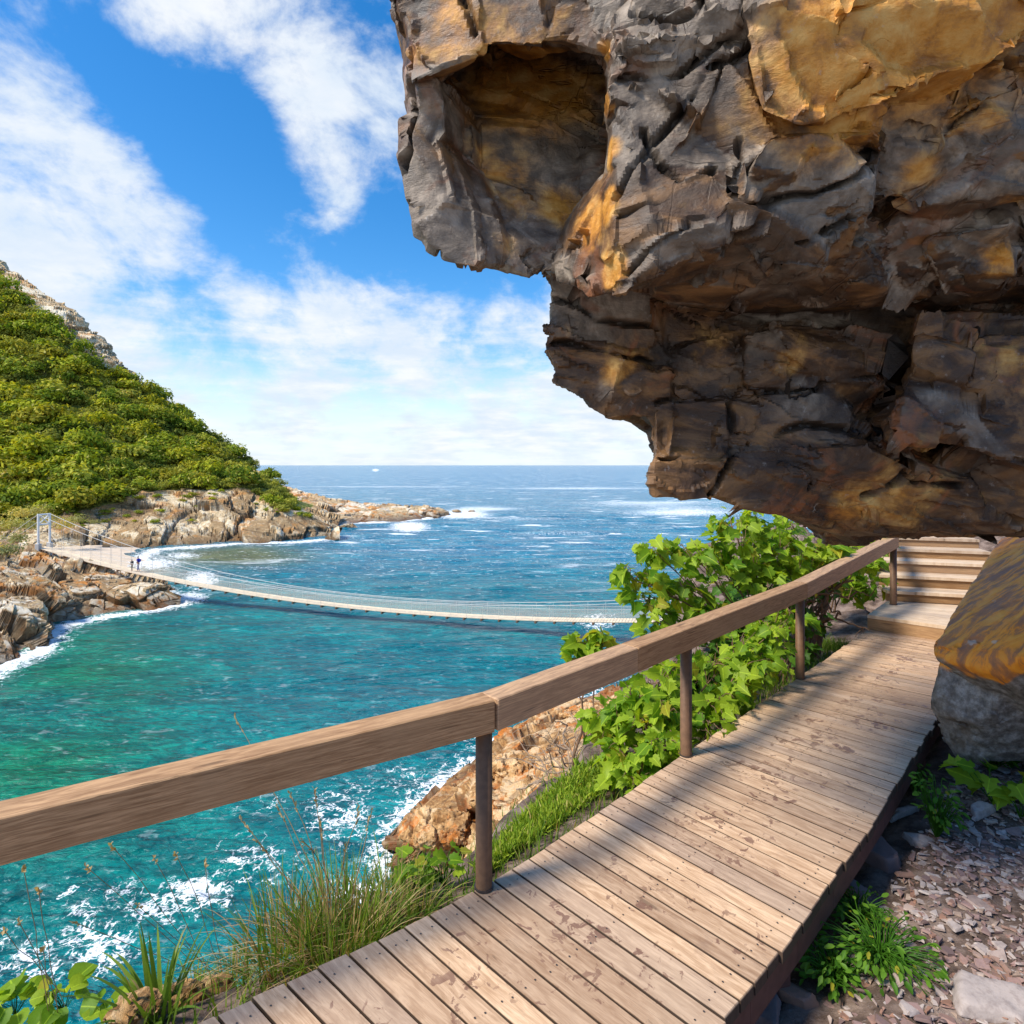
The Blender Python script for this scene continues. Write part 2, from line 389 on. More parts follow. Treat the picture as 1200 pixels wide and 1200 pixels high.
def mat_sea():
    t = NT('sea_water'); g = t.n('NewGeometry').outputs['Position']
    col = t.attr('wcol').outputs['Vector'] if 'Vector' in t.attr('wcol').outputs else None
    col = t.attr('wcol').outputs['Color']; foam = t.attr('foam').outputs['Fac']; far = t.attr('far').outputs['Fac']
    # wave bump on three scales
    w1 = t.noise(t.scale(g, (.5, 1.0, 1)), .55, 5, .6, .5); w2 = t.noise(t.scale(g, (.6, 1.1, 1)), 2.3, 5, .6, .8); w0 = t.noise(t.scale(g, (.03, .11, 1)), 1., 6, .62, .4)
    w3 = t.noise(t.scale(g, (.7, 1.2, 1), (0, 0, .3)), 5.5, 4, .6, .6)
    b = t.bump(w3, .5, .06); b = t.bump(w2, .8, .2, b); b = t.bump(w1, .9, .65, b); b = t.bump(w0, .9, 2.6, b)
    # stretched noise darkens and pales the water colour in wave-sized patches
    sw = t.noise(t.scale(g, (.35, .9, 1), (0, 0, .15)), .42, 6, .65, .9)
    c = t.mix(t.mapr(sw, .32, .68), t.mix(1., col, (.62, .68, .75), 'MULTIPLY'), t.mix(1., col, (1.38, 1.32, 1.22), 'MULTIPLY'))
    c = t.mix(t.mapr(t.noise(t.scale(g, (.05, .14, 1)), 1., 5, .6, .5), .4, .65, 0., .55), c, t.mix(1., col, (.6, .72, .85), 'MULTIPLY'))
    rp = t.noise(t.scale(g, (.55, 1.25, 1), (0, 0, .2)), 1.5, 5, .65, 1.2)
    c = t.mix(t.mapr(rp, .36, .64), t.mix(1., c, (.62, .68, .74), 'MULTIPLY'), t.mix(1., c, (1.38, 1.32, 1.25), 'MULTIPLY'))
    # foam: laces of broken bubbles where the water is churned, streaks further out
    wp = t.n('VectorMath', operation='ADD', i_0=g, i_1=t.n('VectorMath', operation='SCALE', i_0=t.noise(g, .9, 4, .6, out=1), i_Scale=1.6).outputs[0]).outputs[0]
    lace = t.vor(wp, 1.5, 'DISTANCE_TO_EDGE'); lace2 = t.vor(wp, 4.2, 'DISTANCE_TO_EDGE'); blob = t.noise(wp, 1.5, 8, .74, .4)
    f1 = t.math('SUBTRACT', t.math('ADD', t.math('MULTIPLY', foam, 1.0), t.math('MULTIPLY', t.math('SUBTRACT', blob, .5), 1.7)), t.math('MULTIPLY', lace, 1.15))
    f1 = t.math('SUBTRACT', f1, t.math('MULTIPLY', lace2, 1.3))
    fm = t.mapr(f1, .24, .52)
    st = t.noise(t.scale(g, (.06, .26, 1)), 1., 7, .68, .4)
    cap = t.math('MULTIPLY', t.mapr(st, .575, .65), far)
    fine = t.mapr(t.noise(t.scale(g, (.8, 1.5, 1)), 1.2, 5, .65, .3), .585, .68)
    fine = t.math('MULTIPLY', fine, t.mapr(far, 0., .5, .25, 1.))
    fm = t.math('MAXIMUM', fm, t.math('MAXIMUM', cap, t.math('MULTIPLY', fine, .62)))
    c = t.mix(fm, c, (.86, .88, .88))
    sh = t.bsdf(c, t.mapr(fm, 0, 1, .18, .8), b, .13)
    return t.done(sh)

def mat_ground():
    t = NT('bank_soil'); o = t.obj(); n = t.noise(o, 6, 8, .65); n2 = t.noise(o, 40, 6, .7)
    c = t.ramp(t.mapr(n, .3, .7), [(0, (.06, .04, .03)), (.5, (.16, .11, .085)), (1, (.29, .215, .175))])
    c = t.mix(t.mapr(n2, .55, .7), c, (.24, .19, .17))
    return t.done(t.bsdf(c, .9, t.bump(n2, .7, .03), .2))

def mat_stone(name):
    t = NT(name); r = t.attr('rnd').outputs['Fac']; o = t.obj(); n = t.noise(o, 30, 6, .65)
    c = t.ramp(r, [(0, (.12, .075, .065)), (.25, (.32, .205, .18)), (.45, (.29, .15, .095)), (.6, (.39, .325, .29)), (.8, (.43, .36, .325)), (.93, (.37, .25, .17)), (1, (.56, .50, .45))])
    c = t.mix(t.mapr(n, .4, .7, 0, .45), c, (.14, .10, .09))
    return t.done(t.bsdf(c, .65, t.bump(n, .4, .01), .4))

M = {}
M['cliff'] = mat_cliff(); M['boulder'] = mat_boulder()
M['coast_far'] = mat_coast('headland_rock', 1.6); M['coast_mid'] = mat_coast('outcrop_rock', 1.0); M['coast_near'] = mat_coast('shore_rock', .5, (.86, .68, .49))
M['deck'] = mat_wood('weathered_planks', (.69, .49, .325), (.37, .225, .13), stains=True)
M['rail'] = mat_wood('handrail_timber', (.60, .37, .195), (.24, .125, .055))
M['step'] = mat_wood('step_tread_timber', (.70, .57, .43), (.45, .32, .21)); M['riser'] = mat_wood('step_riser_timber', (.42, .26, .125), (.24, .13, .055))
M['edge'] = mat_plain('edge_beam_timber', (.13, .055, .04), .7)
M['post'] = mat_plain('brown_painted_steel', (.16, .085, .045), .55, .3, 0., .15, 30)
M['screw'] = mat_plain('screw_steel', (.10, .08, .07), .45, .5, .6)
M['vine_leaf'] = mat_leaf('broad_lobed_leaf', (.10, .235, .012), (.38, .50, .035), .5)
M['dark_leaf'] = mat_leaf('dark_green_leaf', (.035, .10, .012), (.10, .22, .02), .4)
M['weed_leaf'] = mat_leaf('weed_leaf', (.06, .17, .012), (.17, .33, .03), .45, vein=False)
M['moss'] = mat_leaf('turf_blade', (.13, .25, .02), (.38, .46, .05), .4, (.5, .45, .15), False, matte=True)
M['blade'] = mat_leaf('grass_blade', (.07, .15, .015), (.22, .32, .04), .4, (.45, .34, .14), False)
M['dry'] = mat_leaf('dry_grass_stalk', (.34, .22, .09), (.52, .38, .19), .25, (.2, .11, .05), False)
M['twig'] = mat_plain('brown_twig', (.16, .09, .05), .8)
M['dead'] = mat_plain('bleached_twig', (.30, .215, .15), .85)
M['scrub'] = mat_leaf('hillside_leaf', (.11, .185, .015), (.42, .46, .04), .35, (.5, .46, .12), False, obj_rand=True, matte=True)
M['scrubm'] = mat_leaf('hillside_scrub_leaf', (.055, .10, .018), (.62, .60, .10), .35, (.55, .45, .2), False, matte=True)
M['pale'] = mat_leaf('grey_green_leaf', (.30, .30, .10), (.48, .45, .18), .3, (.42, .40, .22), False, obj_rand=True, matte=True)
M['sea'] = mat_sea(); M['soil'] = mat_ground(); M['stone'] = mat_stone('slate_chips')
M['sand'] = mat_plain('beach_sand', (.62, .50, .38), .9, .2, 0, .12, .6)
M['bplank'] = mat_plain('bridge_plank_timber', (.78, .63, .45), .8, .3, 0, .12, 2)
M['bjoist'] = mat_plain('bridge_joist_timber', (.16, .09, .055), .8)
M['galv'] = mat_plain('galvanised_steel', (.50, .50, .49), .6, .4, .1, .1, 3)
M['concrete'] = mat_plain('tower_concrete', (.45, .45, .45), .9)
M['skin'] = mat_plain('skin', (.45, .27, .18), .6); M['hair'] = mat_plain('dark_hair', (.03, .02, .015), .6)
M['blue'] = mat_plain('blue_cloth', (.015, .035, .42), .8); M['dkcloth'] = mat_plain('dark_cloth', (.07, .065, .06), .85)
M['jean'] = mat_plain('blue_trouser_cloth', (.06, .10, .30), .85)

def mat_net():
    t = NT('bridge_netting'); d = t.bsdf((.80, .70, .55), .8); tr = t.n('BsdfTransparent')
    mx = t.n('MixShader'); mx.inputs[0].default_value = .15; t.t.links.new(tr.outputs[0], mx.inputs[1]); t.t.links.new(d, mx.inputs[2])
    return t.done(mx.outputs[0])
M['net'] = mat_net(); M['white'] = mat_plain('white_painted_steel', (.80, .80, .78), .5)

def mat_hill():
    t = NT('hillside_ground'); o = t.obj(); v = t.attr('veg').outputs['Fac']
    n = t.noise(o, .25, 8, .65); n2 = t.noise(o, 1.3, 6, .7); cr = t.attr('crack').outputs['Fac']; rr = t.attr('cell').outputs['Fac']
    rock = t.ramp(t.mapr(t.math('ADD', n2, t.math('MULTIPLY', rr, .22)), .28, .75), [(0, (.36, .235, .115)), (.35, (.64, .48, .28)), (.7, (.80, .66, .44)), (1, (.88, .80, .64))])
    rock = t.mix(t.mapr(t.math('ADD', n, t.math('MULTIPLY', n2, .4)), .73, .86, 0, .8), rock, (.60, .28, .08))
    rock = t.mix(t.math('MULTIPLY', t.mapr(t.noise(o, .55, 6, .7, .8), .56, .68), .6), rock, (.66, .60, .52))
    rock = t.mix(t.mapr(cr, .0, .07, .6, 0.), rock, (.08, .045, .025))
    z = t.n('SeparateXYZ', i_0=t.n('NewGeometry').outputs['Position']).outputs[2]
    wet = t.mapr(t.math('ADD', z, t.math('MULTIPLY', n, -2.)), ZW - 1.2, ZW + .6, 1., 0.)
    rock = t.mix(t.math('MULTIPLY', wet, .7), rock, (.075, .04, .02))
    veg = t.ramp(t.mapr(n2, .3, .7), [(0, (.07, .10, .015)), (.5, (.19, .21, .04)), (1, (.34, .33, .09))])
    veg = t.mix(t.mapr(n, .55, .68, 0, .8), veg, (.30, .20, .10))
    c = t.mix(t.mapr(t.math('ADD', v, t.math('MULTIPLY', t.math('SUBTRACT', n2, .5), .8)), .42, .6), rock, veg)
    b = t.bump(t.noise(o, 4, 8, .7), .6, .3); b = t.bump(n2, .7, .8, b)
    return t.done(t.bsdf(c, .85, b, .25))
M['hill'] = mat_hill()
# ------------------------------------------------------------------ camera, sun, sky
cam = bpy.data.objects.new('camera', bpy.data.cameras.new('camera')); link(cam)
cam.data.lens = 21.0; cam.data.sensor_width = 36; cam.data.shift_y = -55 / 1200; cam.data.clip_end = 90000; cam.data.clip_start = .05
cam.location = (0, 0, 2); cam.rotation_euler = (R(90), 0, 0); scene.camera = cam

SUN_EL = 50.; SUN_AZ = -115.            # azimuth measured from straight ahead, minus = to the left (seaward)
sd = Vector((math.sin(R(SUN_AZ)) * math.cos(R(SUN_EL)), math.cos(R(SUN_AZ)) * math.cos(R(SUN_EL)), math.sin(R(SUN_EL))))
sun = bpy.data.objects.new('sun', bpy.data.lights.new('sun', 'SUN')); link(sun)
sun.data.energy = 4.2; sun.data.angle = R(13.0); sun.data.color = (1, .935, .82)
sun.rotation_euler = sd.to_track_quat('Z', 'Y').to_euler()

world = bpy.data.worlds.new('World'); scene.world = world; world.use_nodes = True
wt = NT.__new__(NT); wt.t = world.node_tree; wt.t.nodes.clear(); wt.m = None
wo = wt.t.nodes.new('ShaderNodeOutputWorld'); bg = wt.t.nodes.new('ShaderNodeBackground'); bg.inputs[1].default_value = .15
sky = wt.t.nodes.new('ShaderNodeTexSky'); sky.sky_type = 'NISHITA'; sky.sun_disc = False
sky.sun_elevation = R(SUN_EL); sky.sun_rotation = R(SUN_AZ); sky.air_density = 1.0; sky.dust_density = .4; sky.ozone_density = 3.0
hs = wt.n('HueSaturation'); hs.inputs['Saturation'].default_value = 1.38; hs.inputs['Value'].default_value = 1.0; wt.t.links.new(sky.outputs[0], hs.inputs['Color'])
d = wt.n('TexCoord').outputs['Generated']; sx = wt.n('SeparateXYZ', i_0=d)
zz = wt.math('MAXIMUM', sx.outputs[2], 0.0); iz = wt.math('DIVIDE', 1., wt.math('ADD', zz, .16))
uv = wt.n('CombineXYZ', i_0=wt.math('MULTIPLY', sx.outputs[0], iz), i_1=wt.math('MULTIPLY', sx.outputs[1], iz), i_2=0.).outputs[0]
def pixdir(px, py):
    v = Vector(((px - 600) / 700, 1, -(py - 545) / 700)); v.normalize(); return v
tot = 0.
for (px, py, r, a) in [(40, 200, 9, .30), (110, 160, 5, .12), (150, 245, 6, .30), (285, 50, 8, .27), (350, 90, 5, .14), (200, 10, 6, .2), (30, 30, 7, .02), (425, 160, 8, .28), (370, 210, 5, .3), (345, 340, 7, .2), (420, 330, 6, .2), (20, 300, 5, .2), (200, 235, 5, .06),
                       (430, 60, 7, .06), (270, 165, 6, -.25), (480, 275, 6, -.2), (320, 275, 5, -.2), (130, 100, 5, -.2), (215, 130, 6, -.2)]:
    dt = wt.n('VectorMath', operation='DOT_PRODUCT', i_0=d, i_1=pixdir(px, py)).outputs['Value']
    m = wt.mapr(dt, math.cos(R(r * 1.15)), 1.0, 0., a * .82)
    tot = wt.math('ADD', m, tot)
n1 = wt.noise(wt.scale(d, (1, 1, 1.5)), 5.2, 10, .62, .25); n2 = wt.noise(wt.scale(d, (1, 1, 1.6)), 17., 8, .62, .3)
low = wt.mapr(zz, .34, .20, 0., .35)                                   # the bank of thin cloud low over the sea
stk = wt.noise(wt.scale(d, (2.2, 2.2, 26)), 1.6, 6, .6, .4)
low = wt.math('ADD', low, wt.math('MULTIPLY', wt.math('SUBTRACT', stk, .5), wt.mapr(zz, .36, .16, 0., .45)))
f = wt.math('ADD', wt.math('ADD', wt.math('ADD', wt.math('MULTIPLY', n1, 1.6), -.32), wt.math('MULTIPLY', wt.math('SUBTRACT', n2, .5), .46)), wt.math('ADD', tot, low))
cm = wt.mapr(f, .52, 1.0)
cm = wt.math('MULTIPLY', cm, wt.mapr(zz, .0, .06, .80, .97))
cc = wt.mix(wt.mapr(wt.noise(uv, 2.6, 6, .6), .35, .7), (3.5, 4.0, 4.6), (4.6, 4.7, 4.8))
hz_ = wt.mapr(zz, .0, .22, .85, 0.)
skyb = wt.mix(hz_, hs.outputs[0], (4.2, 4.75, 5.1))                    # pale air near the horizon
skyc = wt.mix(cm, skyb, cc)
wt.t.links.new(skyc, bg.inputs[0]); wt.t.links.new(bg.outputs[0], wo.inputs[0])
scene.view_settings.view_transform = 'Standard'; scene.view_settings.look = 'None'; scene.view_settings.exposure = .52; scene.view_settings.gamma = 1.
scene.cycles.use_denoising = True; scene.cycles.max_bounces = 8; scene.cycles.transparent_max_bounces = 12
# ------------------------------------------------------------------ the overhanging rock
CS = .8
def PC(px, py, d): return P(px, py, d * CS)
def slab(front, back_d, shrink=(0, 0)):
    """convex block: a front outline with its own distances, running back into the cliff"""
    pts = [PC(*f) for f in front]
    cx = np.mean([f[0] for f in front]); cy = np.mean([f[1] for f in front])
    for (px, py, d) in front:
        pts.append(PC(px + (cx - px) * .06 + shrink[0], py + (cy - py) * .06 + shrink[1], max(back_d, d + .3)))
    return hull([tuple(p) for p in pts])

blocks = []
ADD = 0.
def B(front, back, sh=(0, 0), add=0.): blocks.append(slab([(a, b, c + ADD + add) for a, b, c in front], back + ADD, sh))
T0 = -110
# upper left lobe: pillar, brow over the hollow, back of the hollow, leaning slabs in it, stained right side
B([(464, T0, 2.95), (462, 30, 2.9), (474, 45, 2.9), (490, 120, 2.82), (505, 140, 2.82), (512, T0, 2.75)], 3.8, (45, -30))
B([(466, 85, 2.92), (475, 205, 2.9), (484, 262, 2.88), (497, 285, 2.88), (522, 303, 2.88), (520, 120, 2.8), (495, 80, 2.8)], 3.8, (45, -25))
B([(470, T0, 2.82), (476, 95, 2.8), (510, 92, 2.72), (545, 66, 2.68), (590, 50, 2.66), (600, T0, 2.66)], 3.6, (20, -20))
B([(585, T0, 2.66), (585, 52, 2.66), (620, 44, 2.64), (690, 36, 2.6), (716, 60, 2.56), (720, T0, 2.56)], 3.5)
B([(500, 20, 3.55), (505, 230, 3.4), (510, 285, 3.08), (530, 304, 3.0), (600, 314, 3.02), (640, 320, 3.06), (722, 342, 3.0), (722, 230, 3.35), (722, 30, 3.5)], 4.0, (25, -10))
B([(526, 128, 3.2), (545, 135, 3.14), (580, 255, 2.98), (590, 290, 2.92), (572, 309, 2.92), (530, 304, 2.92)], 3.5)
B([(508, 130, 3.0), (522, 140, 2.96), (545, 225, 2.9), (556, 302, 2.84), (520, 304, 2.86)], 3.3)
B([(658, 270, 3.1), (700, 225, 2.95), (716, 190, 2.72), (723, 346, 2.58), (690, 334, 2.78), (645, 321, 2.98)], 3.4)
B([(708, 60, 2.62), (716, 60, 2.53), (719, 300, 2.5), (712, 320, 2.62)], 3.2)
# front buttress with its sharp left arris
B([(716, T0, 2.55), (714, 55, 2.54), (720, 205, 2.5), (722, 300, 2.5), (724, 340, 2.52), (742, 334, 2.5), (800, 296, 2.46), (960, 262, 2.46), (1035, 225, 2.45), (1060, T0, 2.36)], 3.6, (10, -30))
B([(850, 232, 2.40), (905, 165, 2.30), (1040, 150, 2.28), (1052, 190, 2.36), (1030, 240, 2.40), (965, 322, 2.50), (905, 330, 2.55), (858, 292, 2.48)], 3.4)
B([(868, T0, 2.28), (905, 20, 2.24), (895, 120, 2.25), (935, 148, 2.25), (1060, 122, 2.25), (1200, 64, 2.25), (1310, -40, 2.22), (1310, T0, 2.2)], 3.4, (0, -40))
B([(1062, 205, 2.52), (1110, 140, 2.42), (1210, 82, 2.38), (1310, 10, 2.36), (1310, 215, 2.48), (1200, 225, 2.5), (1060, 258, 2.58), (1048, 240, 2.56)], 3.6, (0, -40))
B([(980, -70, 2.2), (990, 16, 2.18), (1040, 0, 2.2), (1080, -70, 2.2)], 2.6)
B([(724, 28, 2.45), (745, 60, 2.42), (800, 62, 2.38), (880, 30, 2.36), (880, -60, 2.34), (735, -60, 2.42)], 2.8)
B([(738, 118, 2.46), (790, 128, 2.42), (845, 78, 2.40), (812, 160, 2.40), (748, 212, 2.46)], 2.8)
B([(742, 238, 2.47), (830, 190, 2.38), (885, 245, 2.38), (830, 285, 2.42), (750, 330, 2.47)], 2.8)
B([(1000, 60, 2.5), (1000, 240, 2.55), (1310, 215, 2.5), (1310, -80, 2.42), (1100, 0, 2.42)], 3.4)
# broken dark underside between the tiers
B([(724, 335, 2.72), (800, 285, 2.72), (900, 300, 2.82), (1040, 245, 2.76), (1310, 222, 2.7), (1310, 345, 3.2), (900, 365, 3.3), (760, 345, 3.1)], 3.7)
B([(1085, 285, 2.66), (1190, 262, 2.6), (1205, 300, 2.66), (1165, 345, 2.8), (1120, 342, 2.85)], 3.2)
B([(930, 300, 2.66), (1010, 280, 2.64), (1035, 320, 2.72), (980, 350, 2.8)], 3.2)
# second tier
ADD = .22
B([(638, 322, 3.0), (643, 350, 2.98), (642, 452, 2.96), (654, 460, 2.96), (700, 464, 2.95), (768, 456, 2.95), (782, 445, 3.0), (786, 390, 3.02), (760, 340, 2.95), (700, 330, 2.92)], 3.9, (30, -10))
B([(644, 330, 2.98), (668, 335, 2.93), (672, 400, 2.92), (650, 418, 2.93)], 3.3)
B([(770, 350, 3.12), (850, 355, 3.15), (1070, 360, 3.2), (1075, 470, 3.2), (1000, 500, 3.15), (880, 460, 3.1), (785, 470, 3.05)], 3.9)
B([(868, 405, 3.0), (900, 385, 2.98), (1000, 388, 3.0), (1045, 420, 3.05), (1010, 470, 3.05), (960, 452, 2.98), (880, 452, 2.98)], 3.5)
B([(680, 449, 2.99), (685, 480, 2.98), (705, 491, 2.98), (760, 492, 3.0), (785, 474, 3.0), (780, 450, 2.97)], 3.8, (25, -5))
# lowest tier
B([(764, 470, 3.04), (757, 478, 3.06), (758, 508, 3.05), (768, 516, 3.0), (766, 560, 2.96), (768, 576, 2.95), (830, 581, 2.93), (862, 540, 2.9), (850, 470, 2.98)], 3.8, (30, -10))
B([(778, 462, 2.98), (792, 466, 2.95), (784, 520, 2.92), (771, 574, 2.93), (769, 540, 2.95)], 3.2)
B([(815, 575, 2.92), (832, 540, 2.88), (880, 520, 2.88), (1000, 530, 2.92), (1040, 560, 2.98), (1020, 610, 3.05), (960, 612, 3.02), (890, 598, 2.96), (832, 582, 2.93)], 3.8, (20, -8))
B([(840, 470, 3.0), (960, 460, 2.96), (1010, 500, 3.0), (1040, 560, 3.02), (900, 530, 2.96), (850, 505, 2.95)], 3.7)
B([(880, 590, 3.1), (950, 604, 3.1), (1060, 600, 3.1), (1010, 634, 3.2), (960, 626, 3.2)], 3.9)
# two leaning slabs on the right and the rusty shelf below
B([(1086, 372, 2.92), (1148, 384, 2.9), (1116, 516, 2.86), (1046, 512, 2.9)], 3.4, (0, 0), -.14)
B([(1078, 366, 2.99), (1305, 360, 2.92), (1305, 398, 2.92), (1150, 404, 2.95), (1088, 388, 2.98)], 3.5)
B([(1156, 396, 2.9), (1210, 386, 2.86), (1310, 380, 2.8), (1310, 560, 2.84), (1200, 548, 2.84), (1122, 528, 2.87)], 3.4, (0, 0), -.12)
B([(1108, 524, 2.96), (1200, 548, 2.9), (1310, 556, 2.86), (1310, 600, 2.92), (1090, 575, 3.0)], 3.6)
B([(1040, 520, 3.02), (1060, 512, 2.98), (1078, 530, 2.96), (1068, 552, 3.0), (1050, 545, 3.02)], 3.4)
B([(1068, 545, 2.99), (1085, 530, 2.96), (1100, 545, 2.99), (1085, 570, 3.02)], 3.4)
B([(1018, 580, 3.02), (1060, 562, 2.96), (1130, 566, 2.94), (1220, 590, 2.92), (1310, 600, 2.9), (1310, 628, 3.05), (1200, 622, 3.02), (1110, 630, 3.05), (1010, 632, 3.1)], 3.9, (0, -6))
# body of the cliff behind the faces
B([(600, T0, 3.4), (610, 270, 3.3), (660, 330, 3.3), (705, 440, 3.3), (790, 560, 3.3), (1000, 612, 3.4), (1310, 606, 3.2), (1310, T0, 3.0)], 4.5, (20, -6))

Vs = []; Fs = []; off = 0
for v, f in blocks:
    Vs.append(v); Fs += [[i + off for i in q] for q in f]; off += len(v)
V, N, F = remesh(np.concatenate(Vs), Fs, .0145)
ry = rotm(0, 22, 12)
# bend the block faces a little and split them along the bedding, then remesh finely
dv, _ = rock_disp(V, N, (.55, .26), (.036, .018), 3, (1, 1, 1.8), ry, .1, 1.1, .2)
V = V + N * (dv + fbm(V * 1.3, 3, 5) * .020)[:, None]
V, N, F = remesh(V, F, .0112)
# open joints that run across the faces
CR = [[(735, 20, 2.46), (790, 28, 2.42), (860, 10, 2.38)], [(760, 150, 2.45), (775, 190, 2.44), (800, 205, 2.42)], [(905, 20, 2.28), (898, 70, 2.28), (895, 120, 2.3)], [(1060, 122, 2.3), (1040, 150, 2.34), (1052, 190, 2.4)], [(830, 285, 2.46), (870, 300, 2.5), (905, 330, 2.56)], [(1086, 372, 2.82), (1046, 512, 2.8)], [(1150, 385, 2.78), (1118, 520, 2.78)], [(1046, 514, 2.8), (1116, 520, 2.78), (1200, 548, 2.8), (1300, 556, 2.8)], [(1090, 400, 2.8), (1140, 408, 2.78)], [(770, 470, 3.2), (800, 468, 3.18), (870, 462, 3.2), (960, 455, 3.2), (1040, 425, 3.25)], [(1015, 582, 3.2), (1060, 564, 3.16), (1130, 568, 3.14)], [(690, 335, 3.15), (672, 400, 3.14), (680, 448, 3.15)], [(885, 55, 2.4), (838, 85, 2.42), (790, 145, 2.44), (755, 190, 2.46), (722, 232, 2.5)], [(1210, 82, 2.4), (1140, 130, 2.4), (1080, 178, 2.45), (1045, 210, 2.45), (1040, 258, 2.5)], [(722, 98, 2.5), (760, 100, 2.48), (800, 92, 2.44), (845, 60, 2.42)],
      [(895, 120, 2.32), (870, 160, 2.4), (858, 215, 2.44), (880, 240, 2.44)], [(740, 322, 2.5), (800, 262, 2.44), (870, 240, 2.42), (960, 225, 2.4), (1040, 190, 2.4)], [(728, 252, 2.5), (770, 246, 2.47), (835, 200, 2.44)], [(905, 330, 2.6), (930, 290, 2.5), (1000, 262, 2.44)],
      [(650, 352, 3.2), (700, 372, 3.16), (780, 380, 3.2)], [(646, 405, 3.18), (720, 412, 3.16), (790, 420, 3.2)], [(775, 540, 3.15), (850, 532, 3.12), (940, 500, 3.18), (1030, 512, 3.2)], [(855, 470, 3.2), (862, 530, 3.14), (835, 580, 3.14)], [(560, 40, 2.68), (545, 0, 2.7), (560, -40, 2.7)], [(640, 40, 2.64), (650, 0, 2.64)], [(475, 205, 2.9), (490, 150, 2.86), (485, 60, 2.9)]]
cd = np.full(len(V), 9.)
jit = np.stack([fbm(V * 5 + 9 * k, 3, 33 + k) for k in range(3)], 1) * .035
for pl in CR:
    q = [PC(*c) for c in pl]
    for a_, b_ in zip(q[:-1], q[1:]):
        ab = b_ - a_; t_ = np.clip(((V + jit - a_) @ ab) / (ab @ ab), 0, 1); cd = np.minimum(cd, np.linalg.norm((V + jit - (a_ + t_[:, None] * ab)) * np.array([1, .45, 1]), axis=1))
V, cellb = planarize(V, N, .40, (1, .8, 1.8), ry, .75, 5, .12, None, .008)
V = relax(V, F, 1, .22); N = normals(V, F)
msk = sstep(-.15, .25, fbm(V * 1.7, 3, 44))
V, _ = planarize(V, N, .155, (.8, .8, 2.0), ry, .72, 8, .15, .08 + .92 * msk, .005)
V = relax(V, F, 1, .18); N = normals(V, F)
V, _ = planarize(V, N, .07, (.6, .7, 2.2), ry, .6, 12, .2, msk * sstep(0, .3, fbm(V * 2.3, 2, 46)), .0015)
N = normals(V, F)
_, E = facets((V @ ry) * np.array([1, .8, 1.9]) / .42, 5)
E = np.full(len(V), 1.)
lam = fbm(V @ ry * np.array([.8, .8, 5.]) + .35 * fbm(V * 2, 2, 71)[:, None], 3, 60); ter = ((lam * 4.0) % 1) ** 4
V = V + N * (.014 * ter * msk + .003 * fbm(V * 8, 4, 21) + .0018 * fbm(V * 26, 2, 22) - .05 * (1 - sstep(0, .020, cd)))[:, None]
E = np.minimum(np.maximum(E, (1 - msk) * .8), cd * 2.6)
brn_shade = np.clip(sstep(2.84, 2.44, V[:, 2] + .25 * fbm(V * 1.2, 3, 90)), 0, 1)  # lower tiers browner: shade under the overhang put into the colour, with iron staining
# iron-stained places, each at its own spot on the rock
och = np.zeros(len(V))
for (px, py, dd, r, a) in [(1000, 60, 2.26, .36, 1.15), (1130, 20, 2.24, .42, 1.15), (900, 40, 2.26, .14, .6), (930, 110, 2.34, .18, .7), (1180, 80, 2.4, .2, .5), (1085, 205, 2.5, .13, .9), (1060, 235, 2.56, .1, .7),
                           (712, 120, 2.58, .07, 1.3), (712, 60, 2.58, .06, 1.2), (714, 240, 2.58, .075, 1.3), (718, 320, 2.58, .08, 1.2), (713, 180, 2.56, .065, 1.3), (690, 265, 2.75, .14, .8), (660, 210, 3.0, .2, .5), (620, 140, 3.4, .38, .95), (590, 230, 3.3, .32, .75), (660, 250, 3.2, .2, .8),
                           (530, 50, 2.7, .16, .45), (590, 290, 2.98, .15, .6), (560, 230, 3.1, .15, .5), (580, 60, 2.64, .2, .5), (490, 60, 2.8, .14, .4), (690, 420, 2.94, .16, .6), (750, 440, 2.95, .12, .5), (640, 400, 2.97, .1, .5), (1100, 600, 2.95, .35, .8), (1250, 600, 2.9, .35, .6), (1170, 300, 2.66, .12, .9),
                           (960, 310, 2.68, .1, .4), (1085, 545, 2.97, .06, .7), (1000, 430, 3., .2, .35), (1100, 470, 2.88, .2, .25), (880, 580, 2.92, .14, .2), (500, 150, 2.82, .1, .3), (840, 410, 3.3, .2, .4), (930, 420, 3.25, .16, .55), (660, 380, 3.2, .12, .5), (720, 440, 3.2, .16, .8), (1000, 590, 3.2, .2, .6), (1200, 450, 3.0, .25, .35), (850, 560, 3.1, .12, .35), (480, 250, 2.9, .14, .35), (530, 20, 2.7, .16, .6), (640, 10, 2.66, .15, .4), (1180, 230, 2.55, .16, .5), (980, 150, 2.3, .1, .5), (780, 60, 2.45, .08, .35)]:
    q = PC(px, py, dd); r = r * CS; och = np.maximum(och, a * np.exp(-((V - q) ** 2).sum(1) / (r * r)))
cell = cellb * 2 - 1
o = mk('overhanging_cliff', V, F, M['cliff'], attrs={'ochre': och, 'crack': E, 'cell': cell, 'brn_shade': brn_shade}, smooth=True)
try: o.data.set_sharp_from_angle(angle=R(22))
except Exception as e: print(e)
tag(o, 'huge layered grey and rust stained rock overhang jutting out above the boardwalk', 'cliff')

